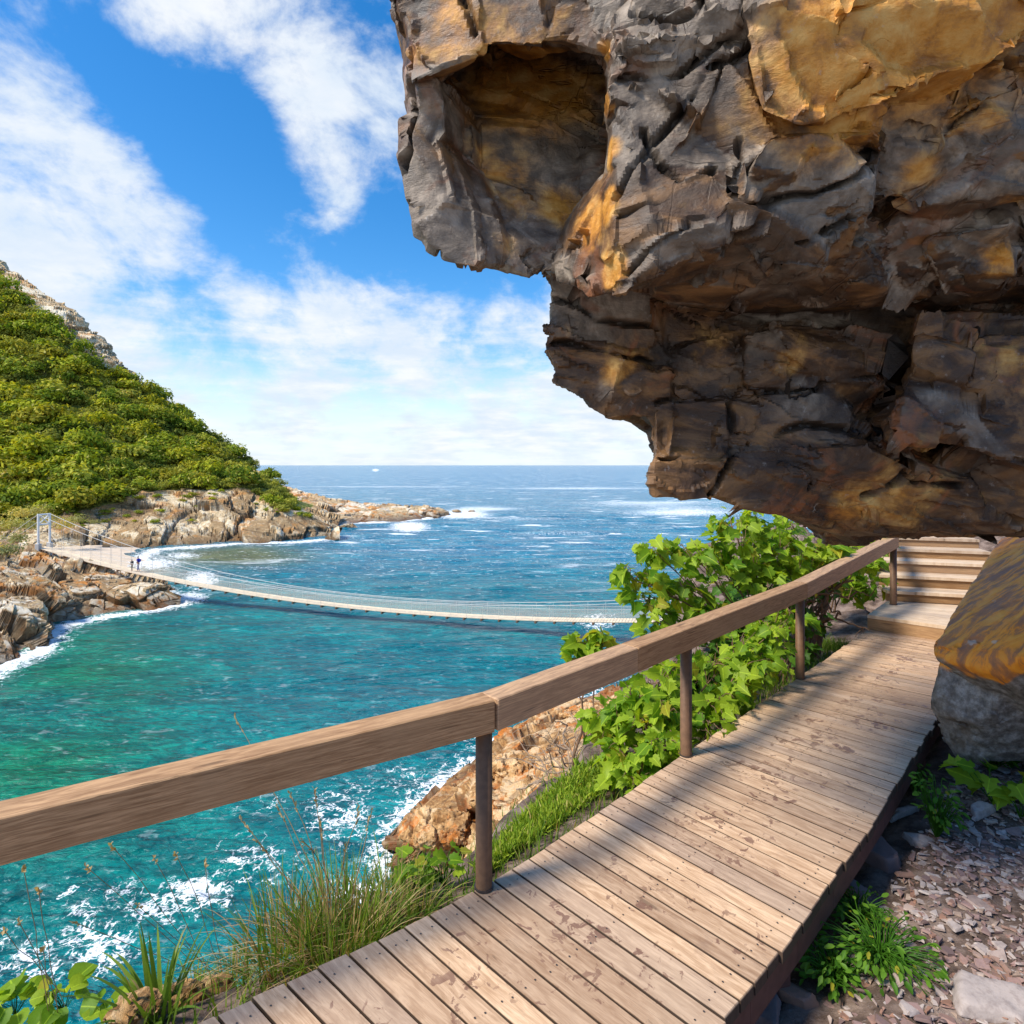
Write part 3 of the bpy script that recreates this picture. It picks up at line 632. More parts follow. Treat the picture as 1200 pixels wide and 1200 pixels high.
# ------------------------------------------------------------------ the boulder wedged beside the boardwalk
pts = [P(*q) for q in [(1168, 652, 4.75), (1172, 632, 4.9), (1145, 690, 4.5), (1120, 715, 4.3), (1092, 762, 4.08), (1096, 772, 4.06), (1140, 782, 3.85), (1176, 797, 3.72), (1200, 770, 3.62), (1290, 690, 3.6), (1400, 620, 3.6),
        (1215, 610, 5.0), (1400, 560, 4.9), (1400, 800, 3.6), (1400, 960, 3.7)]] + [P(*q) for q in [(1200, 640, 5.8), (1500, 600, 5.8), (1500, 800, 5.2), (1160, 800, 5.2)]]
b1 = hull([tuple(p) for p in pts])
pts = [P(*q) for q in [(1104, 774, 4.26), (1108, 790, 4.2), (1090, 815, 4.24), (1086, 832, 4.26), (1102, 862, 4.26), (1122, 888, 4.2), (1160, 892, 4.08), (1200, 880, 4.0), (1400, 900, 4.0), (1172, 800, 3.92), (1168, 830, 3.9), (1150, 852, 3.96), (1400, 780, 3.85)]] + [P(*q) for q in [(1130, 780, 5.0), (1400, 780, 5.0), (1400, 860, 4.8), (1140, 850, 4.8)]]
b2 = hull([tuple(p) for p in pts])
V, N, F = remesh(np.concatenate([b1[0], b2[0]]), list(b1[1]) + [[i + len(b1[0]) for i in f] for f in b2[1]], .016)
low = sstep(.45, .25, V[:, 2])
dv, _ = rock_disp(V, N, (.5, .2), (.006, .006), 13, (1, 1, 1.2), rotm(0, 30, 0), .2)
fold = fbm(V @ rotm(0, 55, 20) * np.array([6.5, 1.2, 1.6]), 3, 31)
V = V + N * (dv + fold * .06 * low * sstep(5.0, 4.2, V[:, 1]))[:, None]
V, N, F = remesh(V, F, .014)
V, _ = planarize(V, N, .55, (1, 1, 1), rotm(0, 30, 0), .25, 3, .08, None, .002); N = normals(V, F)
V, _ = planarize(V, N, .17, (1, 1, 1.6), rotm(0, 40, 0), .6, 4, .1, sstep(.05, .3, fbm(V * 2.2, 2, 3)) * sstep(.6, .4, V[:, 2]), .004); N = normals(V, F)
dv, E = rock_disp(V, N, (.16, .06), (.004, .002), 14, (1, 1, 1.5), rotm(0, 30, 0), .3)
V = V + N * (dv + .006 * fbm(V * 7, 4, 4))[:, None]
N = normals(V, F)
pxb = 600 + 700 * V[:, 0] / V[:, 1]; pyb = 545 - 700 * (V[:, 2] - 2) / V[:, 1]
och = 1.5 * sstep(12, -8, pyb - np.interp(pxb, [1085, 1175, 1215, 1300], [766, 800, 768, 690]) + 16 * fbm(V * 4, 3, 8))
o = mk('boulder', V, F, M['boulder'], attrs={'ochre': och}, smooth=True)
try: o.data.set_sharp_from_angle(angle=R(25))
except Exception: pass
tag(o, 'big boulder with a flat orange top face leaning beside the right edge of the boardwalk', 'boulder')
# ------------------------------------------------------------------ boardwalk, steps, handrail
LEFT = np.array([(-4.2, -.4), (-2.9, .75), (-1.95, 1.56), (-1.12, 2.15), (-.14, 2.84), (1.2, 4.15), (2.7, 5.63), (4.33, 7.27)])
RIGHT = np.array([(-3.2, -1.1), (-2.0, .03), (-1.05, .85), (-.24, 1.46), (.64, 2.04), (1.98, 3.30), (3.54, 4.89), (5.24, 6.51)])
def along(poly, t):
    """t in 0..1 by matched knots"""
    k = t * (len(poly) - 1); i = np.clip(np.floor(k).astype(int), 0, len(poly) - 2); f = (k - i)[:, None]
    p0 = poly[np.maximum(i - 1, 0)]; p1 = poly[i]; p2 = poly[i + 1]; p3 = poly[np.minimum(i + 2, len(poly) - 1)]
    return .5 * (2 * p1 + (p2 - p0) * f + (2 * p0 - 5 * p1 + 4 * p2 - p3) * f * f + (3 * p1 - p0 - 3 * p2 + p3) * f ** 3)
tt = np.linspace(0, 1, 4000); cl = (along(LEFT, tt) + along(RIGHT, tt)) / 2
L = np.concatenate([[0], np.cumsum(np.linalg.norm(np.diff(cl, axis=0), axis=1))])
pitch = .114; npl = int(L[-1] / pitch)
te = np.interp(np.linspace(0, L[-1], npl + 1), L, tt)
LE = along(LEFT, te); RE = along(RIGHT, te)
walk = empty('boardwalk', (.5, 2.5, 0)); loc = np.array([.5, 2.5, 0])
tag(walk, 'weathered timber boardwalk of cross planks running below the overhang', 'boardwalk')
mb = MB(); sc = MB(); MID = []
for i in range(npl):
    gap = .012 / 2
    l0, l1, r0, r1 = LE[i], LE[i + 1], RE[i], RE[i + 1]
    def ins(a, b):
        u = (b - a) / np.linalg.norm(b - a); return a + u * gap, b - u * gap
    l0, l1 = ins(l0, l1); r0, r1 = ins(r0, r1)
    u = (r0 - l0) / np.linalg.norm(r0 - l0); el = rng.normal(0, .004); er = rng.normal(0, .005)
    l0 = l0 + u * el; l1 = l1 + u * el; r0 = r0 + u * er; r1 = r1 + u * er
    c = [l0, r0, r1, l1]; ctr = sum(c) / 4; z = rng.normal(0, .0012, 4); bz = .006
    top = [np.array([*(q + (ctr - q) / np.linalg.norm(ctr - q) * .005), z[k]]) for k, q in enumerate(c)]
    mid = [np.array([*q, z[k] - bz]) for k, q in enumerate(c)]; bot = [np.array([*q, -.05]) for q in c]
    # subdivide the length so that the grain mapping and the wear vary along it
    uo = random.random() * 80; wd = np.linalg.norm(l1 - l0); ln = np.linalg.norm(r0 - l0)
    U = [(uo, 0), (uo + ln, 0), (uo + ln, wd), (uo, wd)]
    n0 = len(MID)
    Vv = bot + mid + top; UU = U * 3
    md = [0] * 12
    # centre line vertices of the top face carry the footfall weight
    m0 = (top[0] + top[1]) / 2; m1 = (top[3] + top[2]) / 2; Vv += [m0, m1]; UU += [(uo + ln / 2, 0), (uo + ln / 2, wd)]; md += [1, 1]
    Fq = [[3, 2, 1, 0], [0, 1, 5, 4], [1, 2, 6, 5], [2, 3, 7, 6], [3, 0, 4, 7], [5, 6, 10, 9], [7, 4, 8, 11], [4, 5, 9, 12, 8], [6, 7, 11, 13, 10], [8, 12, 13, 11], [12, 9, 10, 13]]
    mb.add(np.array(Vv) - loc, Fq, UU, rng.random()); MID += md
    for fr in (.07, .5, .93):
        for w in (.25, .75):
            q = (l0 + (r0 - l0) * fr) * (1 - w) + (l1 + (r1 - l1) * fr) * w + rng.normal(0, .004, 2)
            ang = np.arange(6) / 6 * 2 * math.pi
            sc.add(np.stack([q[0] + .0042 * np.cos(ang), q[1] + .0042 * np.sin(ang), np.full(6, .0028)], 1) - loc, [list(range(6))])
dk = mk('decking', np.concatenate(mb.V), mb.F, M['deck'], walk, {'rnd': np.concatenate(mb.A), 'mid': np.array(MID, float), 'gap_shade': np.tile(np.r_[np.ones(8), np.zeros(6)], npl)}, np.concatenate(mb.U))
so = sc.build('screw_heads', M['screw'], walk); so['kind'] = 'stuff'
for nm, poly, dx in (('side_beam', RE, -.045), ('side_beam', LE, .05)):
    e = MB(); q = poly[::4]
    u = np.gradient(q, axis=0); u /= np.linalg.norm(u, axis=1)[:, None]; nn = np.stack([u[:, 1], -u[:, 0]], 1)
    q = q + nn * dx
    for a, b in zip(q[:-1], q[1:]): beam(e, np.array([*a, -.115]) - loc, np.array([*b, -.115]) - loc, .05, .15, .003)
    e.build(nm, M['edge'], walk)
for k in range(4, npl, 12):
    a = LE[k] * .9 + RE[k] * .1; b = LE[k] * .1 + RE[k] * .9
    for q in (a, b):
        e = MB(); beam(e, np.array([*q, -.9]) - loc, np.array([*q, -.045]) - loc, .09, .09, .004); e.build('support_post', M['edge'], walk)

# steps: a low landing and five more treads turning uphill
st = empty('wooden_steps', (5.2, 7.2, 0)); sl = np.array([5.2, 7.2, 0])
tag(st, 'flight of pale timber steps climbing from the far end of the boardwalk', 'steps')
def boards(pl, pr, ql, qr, z, n, th=.04):
    m = MB()
    for k in range(n):
        a, b = k / n, (k + 1) / n; g = .004 / max(.05, np.linalg.norm(np.array(ql) - pl))
        c = [pl + (ql - pl) * (a + g), pr + (qr - pr) * (a + g), pr + (qr - pr) * (b - g), pl + (ql - pl) * (b - g)]
        ctr = sum(c) / 4; uo = random.random() * 50; W = np.linalg.norm(c[1] - c[0]); D = np.linalg.norm(c[3] - c[0])
        V = [np.array([*q, z - th]) for q in c] + [np.array([*q, z - .005]) for q in c] + [np.array([*(q + (ctr - q) / np.linalg.norm(ctr - q) * .006), z]) for q in c]
        U = [(uo, 0), (uo + W, 0), (uo + W, D), (uo, D)] * 3
        m.add(np.array(V) - sl, [[3, 2, 1, 0]] + [[i, (i + 1) % 4, 4 + (i + 1) % 4, 4 + i] for i in range(4)] + [[4 + i, 4 + (i + 1) % 4, 8 + (i + 1) % 4, 8 + i] for i in range(4)] + [[8, 9, 10, 11]], U, rng.random())
    return m
A2 = lambda *q: np.array(q, float)
zs = [.177, .32, .475, .63, .765, .90, 1.04]
fl = A2(4.33, 7.28); fr = A2(5.72, 6.05); bl = A2(5.03, 8.02); br = A2(6.55, 7.55)
boards(fl, fr, bl, br, zs[0], 6).build('tread', M['deck' if False else 'step'], st)
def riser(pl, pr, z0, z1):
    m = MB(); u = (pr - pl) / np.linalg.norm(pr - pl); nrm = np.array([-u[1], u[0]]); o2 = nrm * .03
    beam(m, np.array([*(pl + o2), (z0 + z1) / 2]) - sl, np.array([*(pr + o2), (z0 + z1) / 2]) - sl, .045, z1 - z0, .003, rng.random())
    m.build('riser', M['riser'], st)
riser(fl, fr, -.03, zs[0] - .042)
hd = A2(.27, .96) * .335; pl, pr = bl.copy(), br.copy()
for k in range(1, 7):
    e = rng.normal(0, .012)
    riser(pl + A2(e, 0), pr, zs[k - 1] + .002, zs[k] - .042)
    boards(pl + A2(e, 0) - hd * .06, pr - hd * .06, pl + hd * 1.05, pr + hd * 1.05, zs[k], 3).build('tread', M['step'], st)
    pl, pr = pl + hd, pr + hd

# handrail: heavy squared timber on round brown steel posts
hr = empty('handrail', (-.13, 2.83, 0)); hl = np.array([-.13, 2.83, 0])
tag(hr, 'heavy squared timber handrail on round brown metal posts along the seaward edge', 'handrail')
C = [A2(-2.95, 1.093, .828), A2(-1.63, 1.905, .828), A2(-.11, 2.84, .828), A2(1.2, 4.125, .812), A2(2.70, 5.60, .83), A2(4.99, 7.82, 1.0), A2(5.5, 8.9, 1.35)]
# the first length is mitred against the second at the bend
for a, b in ((C[0], C[2]), (C[2], A2(.72, 3.66, .819)), (A2(.72, 3.66, .819), C[4]), (C[4], C[5]), (C[5], C[6])):
    m = MB(); t = (b - a) / np.linalg.norm(b - a); g = .0015
    beam(m, a + t * g - hl, b - t * g - hl, .128, .150, .005, rng.random()); m.build('rail_beam', M['rail'], hr)
def cap_disc(m, c, r, z, n=20):
    an = np.arange(n) / n * 2 * math.pi
    m.add(np.stack([c[0] + r * np.cos(an), c[1] + r * np.sin(an), np.full(n, z)], 1) - hl, [list(range(n))])
for (x, y, z0, z1) in ((-2.3, 1.49, -.3, .755), (-.133, 2.828, -.3, .755), (1.2, 4.118, -.3, .74), (2.7, 5.6, -.3, .76), (4.98, 7.80, -.2, .93)):
    m = MB(); tube(m, [A2(x, y, z0) - hl, A2(x, y, z0 / 2) - hl, A2(x, y, z1) - hl], .0395, 24)
    o = m.build('post', M['post'], hr); o.data.polygons.foreach_set('use_smooth', np.array([len(p.vertices) == 4 for p in o.data.polygons]))
    zb = .18 if y > 7 else .003
    m = MB(); tube(m, [A2(x, y, zb) - hl, A2(x, y, zb + .008) - hl], .046, 20); m.build('post_collar', M['screw'], hr)
# ------------------------------------------------------------------ far shore: headland, spit, outcrop
def sheet(cols, nc, nr, pxs=None):
    """terrain between surveyed profiles: each column is a list of (py, distance) from the sea up and over the top"""
    keys = np.array(sorted(cols)); k = len(cols[keys[0]])
    A = np.array([[P(kx, *q) for q in cols[kx]] for kx in keys])               # columns x points x 3
    u = np.linspace(keys[0], keys[-1], nc) if keys[0] > -100 or keys[-1] > 500 else np.concatenate([np.linspace(keys[0], -30, nc // 10)[:-1], np.linspace(-30, keys[-1], nc - nc // 10 + 1)])
    B_ = np.empty((nc, k, 3))
    for j in range(k):
        for c in range(3): B_[:, j, c] = np.interp(u, keys, A[:, j, c])
    scr = 545 - 700 * (B_[:, :, 2] - 2) / B_[:, :, 1]
    seg = np.abs(np.diff(scr, axis=1)).mean(0) + .12 * np.linalg.norm(np.diff(B_, axis=1), axis=2).mean(0); s = np.concatenate([[0], np.cumsum(seg)])
    r = np.linspace(0, s[-1], nr); V = np.empty((nr, nc, 3))
    for i, ri in enumerate(r):
        j = min(np.searchsorted(s, ri, 'right') - 1, k - 2); f = (ri - s[j]) / (s[j + 1] - s[j])
        V[i] = B_[:, j] * (1 - f) + B_[:, j + 1] * f
    return V.reshape(-1, 3), grid_faces(nr, nc), r

def wd(py): return 10500 / (py - 545)
def hillcol(px, w, r, rd, m, md, s, s_d):
    a = P(px, s, s_d)[2]
    return [(w + 6, wd(w) - 2), (w, wd(w)), (r, rd), (m, md), (s, s_d), (545 + 700 * (2 - a * .93) / (s_d + 25), s_d + 25), (545 + 700 * (2 + 15) / (s_d + 110), s_d + 110)]
H = {}
for q in [(-420, 662, 640, 100, 430, 140, 60, 215), (-300, 660, 640, 102, 430, 145, 130, 208), (-100, 652, 634, 106, 440, 150, 245, 198), (0, 648, 626, 108, 455, 150, 304, 192), (60, 646, 616, 112, 470, 150, 345, 188), (100, 645, 603, 116, 485, 150, 378, 185),
          (150, 643, 588, 124, 508, 152, 430, 182), (200, 641, 580, 130, 528, 155, 481, 178), (250, 639, 572, 135, 545, 157, 516, 174), (290, 637, 568, 137, 557, 155, 546, 168), (318, 636, 574, 136, 571, 140, 568, 146), (345, 635, 600, 132, 597, 136, 594, 140),
          (375, 633, 614, 128, 612, 130, 611, 132), (398, 632, 626, 123, 625, 124.5, 625, 126)]:
    H[q[0]] = hillcol(*q)
V, F, r = sheet(H, 640, 420)
# the ground's own relief: rocky low ground, brushy slope, crags along the crest
hz = V[:, 2]
PXv = 600 + 700 * V[:, 0] / V[:, 1]; PYv = 545 - 700 * (V[:, 2] - 2) / V[:, 1]
line = np.interp(PXv, [-420, 0, 60, 100, 150, 180, 220, 260, 290, 320, 330, 400], [636, 622, 612, 600, 586, 580, 574, 572, 574, 588, 600, 590])
veg = sstep(-5, 7, line - PYv + 5 * fbm(V / 6., 4, 5))
crest = np.interp(PXv, [-420, -100, 0, 50, 100, 150, 190, 400], [40, 34, 34, 44, 42, 22, 4, 0])
sky_py = np.interp(PXv, [-420, -300, -100, 0, 60, 100, 150, 200, 250, 290], [60, 130, 245, 304, 345, 378, 430, 481, 516, 546])
crag = sstep(crest + 4, crest - 6, PYv - sky_py + 9 * fbm(V / 9., 4, 8)) * (PXv < 240)
bare = sstep(.26, .46, fbm(V / np.array([13, 13, 6.]), 4, 15)) * .8 * (PYv < 570)
veg = np.clip(veg * (1 - crag * .85) - bare, 0, 1)
N = normals(V, F); rt = rotm(8, 20, -12)
dv, E = rock_disp(V, N, (8, 3.6, 1.5), (1.7, .95, .36), 30, (.42, .5, 2.1), rt, .3, 1.0)
rocky = 1 - veg * .85
land = sstep(ZW - 2, ZW + 1.0, hz)
V = V + N * ((dv * rocky * (.35 + .65 * land)) + .7 * fbm(V / 8., 4, 2) * veg + (2.0 * crag) * fbm(V / 6., 3, 6))[:, None]
V, cell = planarize(V, normals(V, F), 2.8, (.42, .5, 2.0), rt, .75, 3, .2, rocky * land, .12); cell = cell * 2 - 1
hill = mk('hillside', V, F, M['hill'], attrs={'veg': veg, 'crack': np.maximum(E, veg), 'cell': cell}, smooth=True)
try: hill.data.set_sharp_from_angle(angle=R(35))
except Exception: pass
tag(hill, kind='structure')
HV, HVEG, HPX, HPY, HSKY = V, veg, PXv, PYv, sky_py
HN = normals(V, F)

# low rocky spit behind the headland
S = {}
for (px, w, s, s_d) in [(270, 616, 566, 190), (300, 615, 561, 186), (325, 614.5, 568, 180), (350, 614, 574, 176), (380, 613.5, 583, 174), (405, 613, 587, 175), (430, 612, 590, 176), (460, 611, 591.5, 177), (490, 608.5, 593.5, 178), (512, 606, 596, 178), (526, 603.5, 600.5, 179)]:
    a = P(px, s, s_d)[2]; w_ = wd(w)
    S[px] = [(w + 2, w_ - 3), (w, w_), ((w * .55 + s * .45), w_ * .55 + s_d * .45), (s, s_d), (545 + 700 * (2 - a + .4) / (s_d + 5), s_d + 5), (545 + 700 * 17 / (s_d + 18), s_d + 18)]
V, F, _ = sheet(S, 330, 120)
N = normals(V, F); dv, E = rock_disp(V, N, (6, 2.8, 1.3), (1.0, .65, .3), 50, (.42, .5, 2.2), rt, .4, .9)
V = V + N * (dv * sstep(ZW - 2, ZW + 1, V[:, 2]) * .8)[:, None]
V, cell = planarize(V, normals(V, F), 2.6, (.42, .5, 2.2), rt, .75, 4, .2, None, .1); cell = cell * 2 - 1
o = mk('rocky_spit', V, F, M['coast_far'], attrs={'crack': E, 'cell': cell}, smooth=True)
try: o.data.set_sharp_from_angle(angle=R(35))
except Exception: pass
tag(o, kind='structure')

# outcrop under the landward end of the bridge
O = {}
for (px, w, m, m_d, t, t_d, b, b_d) in [(-260, 880, 760, 40, 655, 58, 650, 92), (-60, 812, 742, 45, 652, 60, 648, 92), (-20, 792, 738, 47, 650, 61, 648, 92), (10, 781, 735, 49, 651, 62, 649, 92), (28, 766, 725, 51, 654, 63.5, 651, 92), (44, 766, 718, 52.5, 655, 64.5, 652, 92), (58, 747, 714, 55.5, 657, 66, 653, 92),
                                        (72, 735, 705, 58, 659, 67, 657, 88), (95, 728, 697, 60.5, 662, 68, 664, 84), (125, 723, 693, 62, 667, 68.5, 690, 78), (155, 719, 692, 63, 673, 68.5, 694, 76), (180, 715, 693, 64, 679, 68.5, 692, 75), (198, 711, 696, 65, 687, 68.5, 696, 73), (212, 707.5, 702, 65.3, 700, 67, 703, 69)]:
    O[px] = [(w + 8, wd(w) - 1.2), (w, wd(w)), (m, m_d), ((m + t) / 2 - 3, (m_d + t_d) / 2), (t, t_d), (b, b_d)]
V, F, _ = sheet(O, 460, 260)
N = normals(V, F); rt2 = rotm(5, 30, -18)
dv, E = rock_disp(V, N, (5.2, 2.4, .9), (1.2, .6, .17), 70, (.36, .6, 2.1), rt2, .4, .9)
fade = sstep(90, 72, V[:, 1])
V = V + N * (dv * (.3 + .7 * fade) * (.4 + .6 * sstep(ZW - 1.5, ZW + .7, V[:, 2])))[:, None]
V, cell = planarize(V, normals(V, F), 1.6, (.36, .6, 2.1), rt2, .75, 5, .2, None, .08); cell = cell * 2 - 1
o = mk('rocky_outcrop', V, F, M['coast_mid'], attrs={'crack': E, 'cell': cell}, smooth=True)
try: o.data.set_sharp_from_angle(angle=R(35))
except Exception: pass
tag(o, kind='structure')

# the cove's beach behind the bridge
bx = np.linspace(-115, -44, 60); by = np.linspace(76, 120, 40); X, Y = np.meshgrid(bx, by)
pxb = 600 + 700 * X / Y
Z = -12.1 - 1.3 * sstep(70, 205, pxb) - .6 * sstep(200, 260, pxb) + .12 * fbm(np.stack([X.ravel() / 5, Y.ravel() / 5, X.ravel() * 0], 1), 3, 3).reshape(X.shape)
o = mk('beach', np.stack([X.ravel(), Y.ravel(), Z.ravel()], 1), grid_faces(40, 60), M['sand'], smooth=True); tag(o, kind='structure')

# single rocks awash off the spit
def lump(c, s, seed, vox, mat, name, amps=(.16, .07), mats=None, rot=None, sub=0.5):
    pts = rng.normal(0, 1, (26, 3)); pts /= np.linalg.norm(pts, axis=1)[:, None]; pts = pts * np.array(s)
    v, f = hull([tuple(p) for p in pts])
    if rot is not None: v = v @ rot
    v, n, f = remesh(v, f, vox); sm = min(s)
    dv, e = rock_disp(v, n, (sm * .9, sm * .4), (sm * amps[0], sm * amps[1]), seed, (1, 1, 1.7), None, .5)
    v = v + n * dv[:, None]; cell, _ = facets(v / sm, 5)
    o = mk(name, v, f, mat, attrs={'crack': e, 'cell': cell}, smooth=True); o.location = c
    try: o.data.set_sharp_from_angle(angle=R(38))
    except Exception: pass
    return o
for (px, py, s, lab) in [(409, 618.5, (2.6, 1.2, .9), 'low dark rock awash in front of the spit'), (535, 600, (1.8, 1.0, .7), 'small dark rock just off the tip of the spit'), (553, 600, (1.3, .8, .5), 'smallest dark rock out beyond the tip of the spit')]:
    d_ = wd(py); c = P(px, py, d_); c[2] = ZW + .15
    tag(lump(c, s, int(px), .16, M['coast_far'], 'sea_rock'), lab, 'rock')

# ------------------------------------------------------------------ near shore below the boardwalk
Nn = {
    466: [(1004, 23.0), (995, 22.6), (994, 22.3), (1000, 22.0), (1040, 21.4), (1100, 20.6), (1250, 18)],
    480: [(975, 24.4), (968, 23.8), (962, 22.8), (975, 21.2), (1020, 20.9), (1046, 20.8), (1180, 18)],
    520: [(935, 27), (934, 26), (938, 24), (958, 21), (1010, 20.4), (1040, 20.0), (1160, 17)],
    560: [(900, 29.6), (898, 28), (914, 24), (946, 20.8), (1000, 19.8), (1040, 18.5), (1150, 14)],
    600: [(868, 32.5), (864, 29), (880, 24.5), (925, 20.3), (975, 17.5), (1030, 13.5), (1130, 9)],
    640: [(845, 35.0), (842, 31), (868, 25), (915, 20), (965, 14.5), (1000, 10), (1040, 6)],
    690: [(820, 38.2), (822, 34), (850, 27), (893, 19.5), (935, 13), (955, 8.5), (965, 5.2)],
    760: [(800, 41.2), (800, 36), (820, 27), (850, 18), (875, 11), (895, 7.2), (905, 5)],
    880: [(775, 45.6), (765, 38), (775, 27), (790, 18), (800, 11), (815, 8), (830, 6.2)],
    1050: [(745, 52.5), (720, 44), (715, 30), (715, 20), (720, 13), (730, 10), (740, 8.2)],
    1400: [(735, 55.3), (690, 46), (680, 32), (670, 22), (665, 15), (660, 12), (660, 10)]}
Nn = {k: [(v[0][0] + 6, v[0][1] - .0)] + v for k, v in Nn.items()}
V, F, _ = sheet(Nn, 460, 300)
N = normals(V, F); N *= np.sign(N[:, 2].mean())
near = sstep(7, 12, V[:, 1])
dv, E = rock_disp(V, N, (3.4, 1.5, .55), (.55, .36, .14), 90, (.34, .5, 2.6), rotm(-4, -6, 25), .4, .8)
PXn = 600 + 700 * V[:, 0] / V[:, 1]
bed = V[:, 2] + .10 * V[:, 0] + .35 * fbm(V / 3, 3, 91); stp = (bed / .55) % 1
dv = dv + .20 * stp ** 3
V = V + N * (dv * (.25 + .75 * near) * sstep(1500, 700, PXn))[:, None]
V, cell = planarize(V, normals(V, F), 1.0, (.34, .5, 2.6), rotm(-4, -6, 25), .75, 6, .2, near, .04); cell = cell * 2 - 1
o = mk('rocky_shore', V, F, M['coast_near'], attrs={'crack': E, 'cell': cell}, smooth=True)
try: o.data.set_sharp_from_angle(angle=R(35))
except Exception: pass
tag(o, kind='structure')
SV = V
# a grey block standing by the near post and a few loose boulders
for (px, py, d_, s, lab) in [(578, 1010, 14.5, (.75, .6, 1.0), 'grey upright rock block just below the nearest railing post'), (515, 970, 20.6, (1.5, .9, .65), 'orange topped block at the seaward corner of the near rocks'), (655, 905, 20, (1.1, .9, .5), 'pale flat rock behind the bleached twigs'), (604, 900, 22, (1.2, .8, .5), 'tan slab rock lying between the near post and the pale rocks'), (700, 835, 30, (2.0, 1.0, .5), 'reddish flat rock by the water behind the bush')]:
    tag(lump(P(px, py, d_), s, int(px + py), .06, M['coast_near'], 'shore_boulder', (.22, .1)), lab, 'rock')

for (px, py, d_, s, lab) in [(205, 1172, 2.75, (.16, .10, .07), 'small cream and orange stone on the bank by the strap leaves'), (155, 1182, 2.6, (.13, .09, .06), 'small orange stone at the bottom edge between broad leaves and strap leaves'), (250, 1160, 2.9, (.12, .09, .06), 'pale stone peeping out below the grass stalks')]:
    tag(lump(P(px, py, d_), s, int(px + py), .012, M['coast_near'], 'bank_stone', (.22, .1)), lab, 'rock')

# ------------------------------------------------------------------ ground around the boardwalk
gx = np.arange(-5.5, 10, .045); gy = np.arange(-2.0, 13.5, .045); X, Y = np.meshgrid(gx, gy)
Q = np.stack([X.ravel(), Y.ravel()], 1)
def sdist(Q, poly):
    best = np.full(len(Q), 1e9); sg = np.ones(len(Q))
    for a, b in zip(poly[:-1], poly[1:]):
        ab = b - a; t = np.clip(((Q - a) @ ab) / (ab @ ab), 0, 1); c = a + t[:, None] * ab; dd = np.linalg.norm(Q - c, axis=1)
        s = np.sign(ab[0] * (Q[:, 1] - a[1]) - ab[1] * (Q[:, 0] - a[0])); m = dd < best
        best = np.where(m, dd, best); sg = np.where(m, s, sg)
    return best * sg
LX = np.concatenate([[(-8, -3.5)], LEFT, [(5.0, 8.0), (6.8, 14.5)]])
s_ = sdist(Q, LX)                                      # + seaward, - landward
q3 = np.stack([Q[:, 0], Q[:, 1], Q[:, 0] * 0], 1); al = (Q[:, 0] + Q[:, 1]) / 1.414
edge = np.interp(al, [-4, 0, 2.2, 4, 6, 9, 14], [.45, .62, .65, 1.1, 1.9, 2.2, 2.5]) + .16 * fbm(q3 * 1.6, 3, 12)
lift = np.interp(al, [-4, 4, 9, 10.5, 13, 16], [0, 0, .1, .35, .9, 1.4])
zl = -.34 - .12 * np.clip(s_, 0, None) - 2.6 * np.clip(s_ - edge, 0, None) ** 1.15
zr = -.36 + .12 * sstep(-1.15, -1.5, s_) + .30 * np.clip(-s_ - 1.7, 0, 9) ** 1.1
Z = np.where(s_ > 0, zl, np.minimum(-.34 - .18 * sstep(0, -.2, s_), 9) * (s_ > -1.15) + zr * (s_ <= -1.15)) + lift
Z = np.where((s_ <= 0) & (s_ > -1.15), -.52 + .16 * sstep(-.85, -1.15, s_) + lift * .9, Z) + .035 * fbm(q3 * 2.5, 4, 1) + .012 * fbm(q3 * 11, 2, 4)
Z = np.maximum(Z, ZW - 1)
o = mk('bank', np.stack([Q[:, 0], Q[:, 1], Z], 1), grid_faces(len(gy), len(gx)), M['soil'], smooth=True); tag(o, kind='structure')
def ground_z(x, y):
    i = int(np.clip(round((y + 2.0) / .045), 0, len(gy) - 1)); j = int(np.clip(round((x + 5.5) / .045), 0, len(gx) - 1))
    return Z[i * len(gx) + j]

# ------------------------------------------------------------------ the sea
cols_ = np.concatenate([np.linspace(-2600, -500, 40), np.linspace(-480, 1300, 620), np.linspace(1340, 3400, 30)])
dep = np.concatenate([np.linspace(9, 16, 10)[:-1], 10500 / np.linspace(1200 - 545, 57, 560), np.geomspace(190, 40000, 70)])
PX, DD = np.meshgrid(cols_, dep); X = (PX - 600) / 700 * DD; Y = DD; Q = np.stack([X.ravel(), Y.ravel()], 1); PXs = PX.ravel(); PYs = 545 + 10500 / Y.ravel()
def polydist(Q, pts):
    best = np.full(len(Q), 1e9)
    for a, b in zip(pts[:-1], pts[1:]):
        ab = b - a; t = np.clip(((Q - a) @ ab) / (ab @ ab + 1e-9), 0, 1); best = np.minimum(best, np.linalg.norm(Q - (a + t[:, None] * ab), axis=1))
    return best
shore = lambda L_: np.array([((px - 600) / 700 * wd(py), wd(py)) for px, py in L_])
s1 = shore([(-60, 812), (10, 781), (28, 767), (44, 766), (58, 747), (72, 735), (95, 728), (125, 723), (155, 719), (180, 715), (198, 711), (214, 707), (208, 700), (185, 690)])
s2 = shore([(130, 668), (165, 655), (180, 645), (250, 640), (300, 637), (350, 635), (395, 632), (405, 629)])
s3 = shore([(345, 614), (430, 612), (490, 608.5), (526, 603)])
s4 = shore([(466, 1010), (470, 990), (490, 950), (520, 918), (560, 892), (600, 870), (640, 846), (690, 822), (760, 802), (880, 776)])
d1, d2, d3, d4 = (polydist(Q, s) for s in (s1, s2, s3, s4))
foam = np.maximum.reduce([1.15 * np.exp(-d1 / 1.6), 1.15 * np.exp(-d2 / 2.2), 1.1 * np.exp(-d3 / 4.5), 1.0 * np.exp(-d4 / 1.5)])
